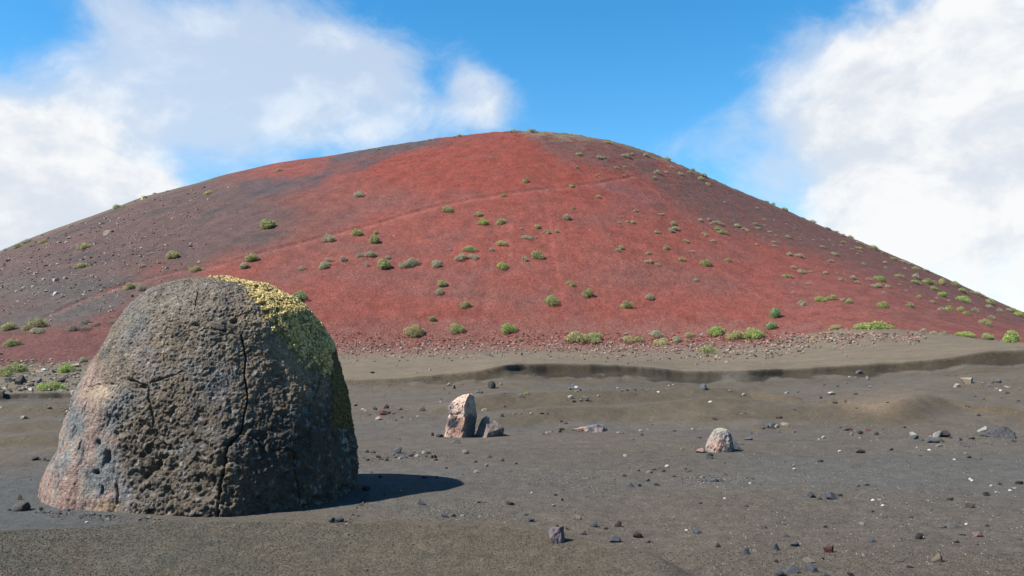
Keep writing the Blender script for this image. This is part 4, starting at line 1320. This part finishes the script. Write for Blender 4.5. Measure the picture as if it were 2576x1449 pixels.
# chips and grit against the foot of the boulder
bx = np.concatenate([RNG.uniform(85, 420, 260), RNG.uniform(868, 925, 90)])
by = np.concatenate([np.interp(bx[:260], [85, 330, 420], [1284, 1300, 1306]) + RNG.gamma(1.6, 4.0, 260), np.interp(bx[260:], [868, 925], [1312, 1240]) + RNG.gamma(1.6, 5.0, 90)])
pebbles('grit', bx, by, RNG.gamma(2.2, 1.3, 350) + 1.6, pick([(.075, .070, .066), (.05, .046, .043), (.13, .105, .09), (.032, .03, .028)], 350), 'chips and grit lying against the foot of the boulder', 0, .7)
# the coarse grains of the near rise
gx_, gy_ = rnd_px(26000, -30, 2600, 1312, 1462)
ok = gy_ > np.interp(gx_, [0, 450, 900, 1280, 1400, 1500, 1650, 1750, 2600], [1340, 1312, 1318, 1326, 1350, 1372, 1390, 1390, 1390])
gx_, gy_ = gx_[ok], gy_[ok]
tanm = sst(gx_ + 300 * RNG.normal(size=len(gx_)), 300, 1300)[:, None]
gc = pick([(.050, .048, .040), (.038, .037, .032), (.068, .064, .054), (.030, .028, .025)], len(gx_)) * (1 - tanm) + pick([(.068, .056, .042), (.048, .041, .033), (.090, .075, .056), (.032, .028, .024)], len(gx_)) * tanm
pebbles('cinder_grains', gx_, gy_, RNG.uniform(1.8, 4.4, len(gx_)), gc, 'coarse cinder grains covering the near rise', 0, .8)

# ------------------------------------------------------------------ shrubs
SHRUB_COL = {'b': ('bright green', (.220, .285, .085)), 'g': ('green', (.225, .250, .105)), 's': ('grey-green', (.265, .265, .175)), 'o': ('olive', (.285, .268, .125)),
             'd': ('dry brownish', (.245, .215, .165)), 'w': ('pale leafless', (.170, .160, .135)), 'l': ('lime green', (.230, .285, .085)), 'v': ('deep green', (.140, .220, .095))}
M['leaf'] = material('shrub leaf', speckle=((6, .2),), bump=(), rough=.8, spec=.2)
_nt = M['leaf'].node_tree
_bs = _nt.nodes['Principled BSDF']
_tr = _nt.nodes.new('ShaderNodeBsdfTranslucent')
_mx = _nt.nodes.new('ShaderNodeMixShader')
_mx.inputs[0].default_value = .35
_nt.links.new(_bs.inputs['Base Color'].links[0].from_socket, _tr.inputs['Color'])
_nt.links.new(_bs.outputs[0], _mx.inputs[1])
_nt.links.new(_tr.outputs[0], _mx.inputs[2])
_nt.links.new(_mx.outputs[0], _nt.nodes['Material Output'].inputs['Surface'])
M['twig'] = material('shrub twig', base=(.13, .105, .08), attr=False, speckle=((20, .3),), bump=())


def foliage_mesh(kind, variant, n, leaf):
    """a low dome of leaf tufts, unit radius: lobes of different size, gaps between them"""
    rng = np.random.default_rng(variant * 31 + 5)
    base = np.array(SHRUB_COL[kind][1])
    loose = kind in 'dw'
    k = rng.integers(5, 9)
    ang = rng.uniform(0, 2 * math.pi, k)
    rad = rng.uniform(.3, .74, k)
    lc = np.stack([np.cos(ang) * rad, np.sin(ang) * rad, rng.uniform(.0, .38, k)], 1)
    lr_ = rng.uniform(.27, .48, k)
    lc = np.concatenate([lc, [[0, 0, .42]]])
    lr_ = np.concatenate([lr_, [.50]])
    wl = lr_ ** 2
    li = rng.choice(len(lc), n, p=wl / wl.sum())
    d = rng.normal(size=(n, 3))
    d[:, 2] = np.abs(d[:, 2]) * rng.choice([1, 1, 1, -.5], n)
    d /= np.linalg.norm(d, axis=1)[:, None]
    rr_ = np.cbrt(rng.uniform(.35 if not loose else .05, 1.0, n)) * (1 + .22 * fbm(d * 3.5 + li[:, None] * 3, 2))
    p = lc[li] + d * (lr_[li] * rr_)[:, None]
    # tufts: a few leaves round every point, fanned outward
    low = p[:, 2] < -.12
    p[low, 2] = rng.uniform(-.12, .1, low.sum())
    m_ = n
    t1 = np.cross(d, rng.normal(size=(m_, 3)))
    t1 /= np.linalg.norm(t1, axis=1)[:, None]
    up = np.cross(d, t1) * .75 + d * .65 + .38 * rng.normal(size=(m_, 3))
    up /= np.linalg.norm(up, axis=1)[:, None]
    sz = leaf * rng.uniform(.6, 1.35, m_)
    w_ = sz * (.20 if loose else .42)
    a = p - t1 * w_[:, None] * .5
    b = p + t1 * w_[:, None] * .5
    c = p + t1 * w_[:, None] * .35 + up * sz[:, None]
    e = p - t1 * w_[:, None] * .35 + up * sz[:, None]
    V = np.stack([a, b, c, e], 1).reshape(-1, 3)
    Fq = np.arange(4 * m_).reshape(-1, 4)
    lobe_t = rng.uniform(.82, 1.18, len(lc))[li]
    var = rng.uniform(.65, 1.35, m_) * lobe_t
    cc = base * var[:, None]
    tip = rng.uniform(0, 1, m_) < .22
    cc[tip] = cc[tip] * 1.25 + np.array([.03, .028, .012])
    dead = rng.uniform(0, 1, m_) < (.10 if not loose else .0)
    cc[dead] = np.array([.13, .105, .075]) * var[dead][:, None]
    return mesh_from('shrub', V, Fq, np.repeat(np.clip(cc, .01, .6), 4, 0), False)


def twig_mesh(variant):
    rng = np.random.default_rng(variant + 77)
    V, Fq = [], []
    for i in range(26):
        a = rng.uniform(0, 2 * math.pi)
        el = rng.uniform(.15, 1.3)
        L = rng.uniform(.45, .85)
        p0 = np.array([0, 0, -.15]) + .1 * rng.normal(size=3) * (1, 1, 0)
        p2 = p0 + L * np.array([math.cos(a) * math.cos(el), math.sin(a) * math.cos(el), math.sin(el)])
        p1 = (p0 + p2) / 2 + .06 * rng.normal(size=3)
        b0 = len(V)
        for q, r_ in ((p0, .022), (p1, .015), (p2, .006)):
            for t in range(3):
                V.append(q + r_ * np.array([math.cos(t * 2.1 + a), math.sin(t * 2.1 + a), .3 * math.cos(t * 2.1)]))
        for ring in (0, 3):
            for t in range(3):
                Fq.append((b0 + ring + t, b0 + ring + (t + 1) % 3, b0 + ring + 3 + (t + 1) % 3, b0 + ring + 3 + t))
    return mesh_from('twigs', np.array(V), np.array(Fq), None, False)


_fol = {}
TWIGS = [twig_mesh(i) for i in range(3)]


def foliage(kind, w):
    size = 2 if w > 24 else (1 if w > 11 else 0)
    v = random.randrange(5 if size else 3)
    key = (kind, v, size)
    if key not in _fol:
        _fol[key] = foliage_mesh(kind, v, (480, 1100, 2800)[size], (.185, .13, .088)[size])
        _fol[key].materials.append(M['leaf'])
    return _fol[key]


for t in TWIGS:
    t.materials.append(M['twig'])
SHRUBS = []


def shrub(px, py, w, h, c):
    x, y, z, r = place(px, py)
    hw = w / 2 / F * r * 1.02
    hh = h / F * r
    dep = hw * random.uniform(.8, 1.0)
    # sit the dome a little up the slope so that its front foot meets the picture point
    e = .5
    gx_ = (float(z_at(np.array([x + e]), np.array([y]))[0]) - float(z_at(np.array([x - e]), np.array([y]))[0])) / (2 * e)
    yy = y + dep * .55
    zz = float(z_at(np.array([x]), np.array([yy]))[0])
    gy_ = (float(z_at(np.array([x]), np.array([yy + e]))[0]) - float(z_at(np.array([x]), np.array([yy - e]))[0])) / (2 * e)
    lift = max(hh - dep * .55 * max(gy_, 0), .55 * hh)
    nrm = Vector((-gx_ * .6, -gy_ * .6, 1)).normalized()
    q = Vector((0, 0, 1)).rotation_difference(nrm) @ Quaternion((0, 0, 1), random.uniform(0, 6.28))
    big = w > 26
    fm = foliage(c, w)
    if big:
        o = bpy.data.objects.new('shrub', None)
        o.empty_display_size = .3
        COL.objects.link(o)
        f = bpy.data.objects.new('foliage', fm)
        f.parent = o
        COL.objects.link(f)
        t = bpy.data.objects.new('stem', random.choice(TWIGS))
        t.parent = o
        COL.objects.link(t)
    else:
        o = bpy.data.objects.new('shrub', fm)
        COL.objects.link(o)
    o.location = (x, yy, zz)
    o.rotation_mode = 'QUATERNION'
    o.rotation_quaternion = q
    hw2 = (hw + dep) / 2
    o.scale = (hw2 * 1.08, hw2 * 1.08, lift * .92)
    THINGS.append((o, 'shrub', w, c, px, py, r))


SHRUB_TABLE = {
    (0, 566): """48 255 50 30 s;165 235 90 50 g;258 178 90 50 s;418 110 50 25 s;425 182 80 50 o;305 217 45 25 o;700 10 50 20 s;835 237 125 70 o;800 432 125 65 o;1715 337 165 95 o;1420 422 85 45 d;1965 472 120 75 o;1290 652 130 80 o;1405 667 140 90 d;1310 877 110 80 s;
360 1037 150 115 o;335 1097 140 70 s;255 1057 80 60 o;80 1062 170 90 o;755 1067 200 90 w;850 1000 120 70 w;960 1015 110 40 w;1150 1002 130 70 w;100 1222 130 85 g;590 45 36 14 s;545 62 36 14 s;1500 300 90 35 d;325 690 40 18 s""",
    (566, 440): """1355 222 120 80 s;400 547 205 130 g;2230 377 150 85 g;1030 674 145 95 s;1315 617 135 95 g;1525 597 70 55 g;1497 690 150 110 g;270 877 170 100 g;190 942 135 75 s;1340 827 105 65 d;1462 832 115 85 s;1175 877 120 80 d;1050 872 100 65 d;985 940 140 85 s;770 960 95 60 d;1635 852 80 55 s;
1412 922 95 65 d;1580 952 195 130 g;1880 915 130 105 s;1820 942 130 95 s;2120 927 140 90 s;2455 782 165 90 g;2380 862 140 85 s;2490 852 120 70 s;2260 767 55 40 d;2175 1127 140 85 g;2160 1202 110 75 s;2425 1342 120 90 g;755 1280 165 135 v;2090 1480 110 70 v""",
    (1069, 440): """1018 80 85 65 g;1475 130 80 50 g;795 220 75 40 v;1742 237 65 50 s;1498 347 45 35 g;1428 460 120 85 s;535 414 105 60 g;578 502 120 80 b;762 500 130 72 g;1130 545 95 60 g;978 552 50 35 d;1230 590 75 55 s;1320 580 60 40 s;1172 592 35 22 d;1025 654 110 58 s;1118 640 50 30 d;765 717 145 75 o;670 772 85 55 d;
1145 852 135 115 g;1000 870 90 65 s;765 955 145 95 b;1465 1120 95 65 g;1650 1237 120 115 g;1283 1312 170 130 g;2028 1352 135 105 g;2270 1257 115 75 s;2122 374 50 38 s;2380 414 95 30 s;2225 447 45 15 d;1978 432 50 28 d;1957 490 50 30 d;2038 480 45 25 s;2090 492 60 42 s;2505 510 105 58 g;2525 562 110 55 s;2470 574 95 48 s;
2337 592 65 40 s;2425 752 80 58 g;1970 747 90 50 o;1945 774 65 48 s;2252 802 70 42 g;2262 895 85 55 s;2345 917 70 40 d;1340 412 34 14 d;1340 460 36 16 d;780 525 45 15 d;1850 604 40 20 d;2080 538 26 14 d""",
    (1509, 503): """1055 362 75 40 s;860 427 75 40 s;1145 424 60 30 s;925 532 65 30 d;815 612 90 50 g;1080 670 125 85 g;1300 622 80 50 g;1018 224 70 45 s;1095 207 50 30 s;1190 252 110 55 s;1125 247 42 25 s;1180 302 95 45 g;1235 347 85 60 g;1385 282 90 50 s;1465 312 80 40 o;1575 457 45 30 s;1755 434 50 28 s;1760 472 45 25 s;975 822 85 50 d;
1915 567 75 45 s;2010 582 80 52 s;1950 692 65 38 s;2025 740 100 50 s;1895 787 85 55 g;2120 734 70 35 d;2275 747 65 35 s;2100 857 65 38 d;1945 947 60 35 d;2042 1060 95 60 s;2228 1027 100 72 b;2350 1007 105 62 g;2520 1042 95 55 g;2450 1017 60 30 s;1790 1187 165 120 v;1752 1302 150 92 v;1188 1367 205 115 b;1545 1392 230 125 b;1390 1412 190 120 o;900 1382 105 60 o;
2250 487 65 30 s;1560 252 50 30 s;1600 297 70 28 s;1720 332 60 25 s;1900 387 60 30 s;2155 417 45 22 s;2380 564 75 45 s;2325 630 65 38 s;2450 442 65 30 o;1585 97 45 22 o;1255 32 45 22 s;1650 207 40 30 s;1660 270 40 18 d;1750 212 36 18 d;1345 212 34 14 d;1880 250 40 16 d;1960 300 40 16 d;2010 385 36 18 d;2020 410 36 18 d;1770 362 44 18 d;1600 362 40 14 d;1650 385 34 16 d;2250 405 34 14 d;2310 415 36 18 d;2350 465 36 14 d;
1690 27 70 25 s;1745 50 40 34 s;1860 112 100 42 o;2040 187 60 20 s;2145 227 70 34 s;2300 297 70 24 s;2450 372 70 26 s;2530 388 60 30 s""",
    (1383.6, 805): """270 227 230 135 o;455 224 240 112 g;770 152 60 32 s;790 224 150 72 o;890 222 110 66 g;1075 172 145 82 s;1150 257 190 96 o;1275 222 105 72 s;1600 337 175 98 g""",
    (817.6, 805): """905 167 215 145 o;1303 132 180 122 g;1835 134 155 122 b;1965 207 60 40 o;1960 777 92 48 w;2030 752 56 34 b""",
    (1932, 566): """865 552 70 50 s;1025 562 60 40 d;745 562 50 35 s;1145 572 120 60 b;1115 637 105 55 s;1210 637 70 40 s;1165 692 55 30 d;1328 537 75 45 o;960 407 60 32 d;925 252 75 38 o;1070 252 90 50 g;1185 392 60 30 s;1185 442 40 25 s;1495 542 90 60 s;1500 597 140 45 g;1625 602 130 65 g;1755 612 95 75 o;1675 662 100 50 g;1780 732 110 60 b;1500 457 80 40 g;
1895 617 100 55 g;1970 692 115 55 g;1990 787 150 75 b;2120 712 110 45 g;2240 802 90 60 g;2230 832 70 40 s;1530 742 55 40 g;1655 782 55 30 s;1430 822 85 50 g;1175 837 115 72 b;1760 872 80 50 s;1845 862 95 55 b;1955 872 90 55 g;2015 912 75 45 g;2085 882 65 50 s;2250 947 65 40 s;2205 1012 105 70 g;2335 882 60 45 s;2480 892 110 50 g;2550 932 90 60 b;2425 872 60 30 s;
930 1047 170 60 l;1140 1047 300 95 l;690 1042 120 45 o;640 1055 60 28 o;460 1170 60 50 o;1575 1082 80 45 s;1680 1102 90 40 s;1785 1107 80 40 s;2030 1132 180 57 l;2225 1157 140 70 g;2480 1187 190 130 b;1165 292 60 26 s;1280 357 70 36 g;1370 387 90 36 s;1600 472 80 26 s;600 47 70 26 s;690 77 50 22 s;765 112 50 24 s;835 132 55 32 s;920 192 70 26 s;980 208 60 22 s;1440 410 60 22 s;1395 672 36 18 d;1330 608 40 24 d;1380 450 40 30 d;1440 632 24 14 d;1820 770 40 22 d;1700 745 40 22 d;700 495 50 26 d;900 585 44 26 s;730 215 44 20 d;850 260 60 24 d;900 300 40 18 d;940 280 50 22 d""",
    (0, 0): """33 938 48 28 g;12 948 40 30 g;165 938 42 26 b;205 912 26 16 s;122 984 58 26 l;1292 334 26 14 s;1340 334 26 12 s;1156 344 16 9 g;1142 346 10 6 s;1082 353 14 6 s;950 376 14 5 s;902 385 12 5 s;703 430 18 11 o;525 487 26 12 o;1460 391 22 11 g;1506 400 18 12 s;1576 398 24 16 s;1590 392 14 9 s;1532 362 22 9 o;1624 395 20 11 o;1678 403 20 10 g;1655 440 20 15 s;1452 424 12 9 g;1506 440 10 5 s;1520 400 12 8 s;1552 425 14 8 s;1572 423 10 7 s;1710 442 20 12 s;1676 436 14 9 s;1688 424 16 9 s;1742 428 14 9 g;1736 436 14 8 s;1770 446 26 12 o;1764 455 22 13 o;1780 468 18 11 o;1646 450 10 8 s;490 486 12 7 s;420 482 14 6 s;387 485 12 5 s;290 526 24 14 g;340 507 10 6 s;310 520 10 7 s;205 560 12 6 s;178 570 20 7 s;1500 446 8 5 g""",
}
srows = []
for (ox, oy), tab in SHRUB_TABLE.items():
    k_ = .25 if (ox, oy) != (0, 0) else 1
    for row in tab.replace('\n', '').split(';'):
        a, b, w, h, c = row.split()
        srows.append((ox + float(a) * k_, oy + float(b) * k_, float(w) * k_, float(h) * k_, c))
for q in srows:
    shrub(*q)

# ------------------------------------------------------------------ labels: what each one looks like and where it lies
def landmark(px):
    for hi, t in ((330, 'over the left end of the boulder'), (900, 'behind the boulder'), (1060, 'right of the boulder'), (1300, 'above the upright pink rock'), (1600, 'below the summit'), (1900, 'above the domed rock')):
        if px < hi:
            return t
    return 'on the right flank' if px < 2280 else 'near the right end'


def sky_y(px):
    th = px_dir(px, 500)[0]
    t = np.interp(th, RIDGE[0], RIDGE[1])
    return 900 - t * F * math.cos(PITCH) ** 0


def shrub_text(w, h, c, px, py):
    size = 'tiny' if w < 12 else 'small' if w < 22 else 'medium' if w < 36 else 'large'
    col = SHRUB_COL[c][0]
    d = py - sky_y(px)
    if py > 960:
        if c == 'w':
            return 'pale dry cushion plant on the dark plain beside a green sprig'
        return f'{size} {col} plant on the dark plain beside a pale cushion plant' if px > 900 else f'{size} {col} plant among rubble left of the boulder'
    if px < 330 and py > 890:
        return f'{size} {col} shrub at the cone foot left of the boulder'
    if d < 14:
        return f'{size} {col} shrub on the {"left" if px < 1200 else "right" if px > 1420 else "summit"} skyline of the cone' + ('' if px < 1650 else ' up high' if px < 1950 else ' midway down' if px < 2250 else ' far down')
    if px < 640 and px < np.interp(py, [430, 640, 900], [640, 620, 420]):
        return f'{size} {col} shrub on the dark grey left flank, {"high up" if py < 640 else "midway" if py < 740 else "low down"}'
    if py > 832 and px > 980:
        return f'{size} {col} shrub at the foot of the cone {landmark(px)}'
    band = 'high' if py < 560 else 'midway' if py < 700 else 'low'
    return f'{size} {col} shrub {band} on the red slope {landmark(px)}'


def stone_text(w, c, px, py, r):
    size = 'tiny' if w < 12 else 'small' if w < 17 else 'medium' if w < 27 else 'large'
    col = STONE_COL[c][0]
    if r < 8.3 and px > 1250:
        zone = 'on the near ground'
    elif r < 9.5 and px > 1250:
        zone = 'beyond the rise'
    elif r < 14:
        zone = 'on the flat'
    elif r < 21:
        zone = 'on the middle plain'
    elif r < 36:
        zone = 'among the low dunes'
    elif r < 45.5:
        zone = 'at the foot of the dark bank'
    else:
        zone = 'on the pale bench'
    if px < 330:
        where = 'left of the boulder'
        zone = 'in the rubble' if py < 992 else 'on the dune edge' if py < 1060 else 'on the flat'
    elif px < 900:
        where = 'in front of the boulder'
        zone = ''
    elif px < 1110:
        where = "by the boulder's right side"
    elif px < 1340:
        where = 'near the upright pink rock'
    elif px < 1560:
        where = 'near the flat slab'
    elif px < 1760:
        where = 'left of the domed rock'
    elif px < 1900:
        where = 'by the domed rock'
    elif px < 2120:
        where = 'right of the domed rock'
    elif px < 2350:
        where = 'toward the white stones'
    else:
        where = 'near the dark lava ledge' if r > 13 else 'near the right edge'
    return f'{size} {col} stone {zone} {where}'.replace('  ', ' ')


ORD = ['second', 'third', 'fourth', 'fifth', 'sixth', 'seventh', 'eighth', 'ninth', 'tenth', 'eleventh', 'twelfth', 'thirteenth', 'fourteenth', 'fifteenth']
groups = {}
for t in THINGS:
    o, kind, w, c, px, py, r = t
    txt = shrub_text(w, 0, c, px, py) if kind == 'shrub' else stone_text(w, c, px, py, r)
    groups.setdefault(txt, []).append(t)
for txt, g in groups.items():
    g.sort(key=lambda t: t[4])
    for i, t in enumerate(g):
        o = t[0]
        if len(g) == 1:
            lab = txt
        elif i == 0:
            lab = 'leftmost ' + txt
        elif i == len(g) - 1:
            lab = 'rightmost ' + txt
        else:
            lab = f'{ORD[i - 1] if i <= 14 else "later"}-from-left ' + txt
        o['label'] = lab
        o['category'] = t[1]
        o['group'] = ('shrubs growing on the cone and at its foot' if t[1] == 'shrub' else 'loose stones on the dark plain')
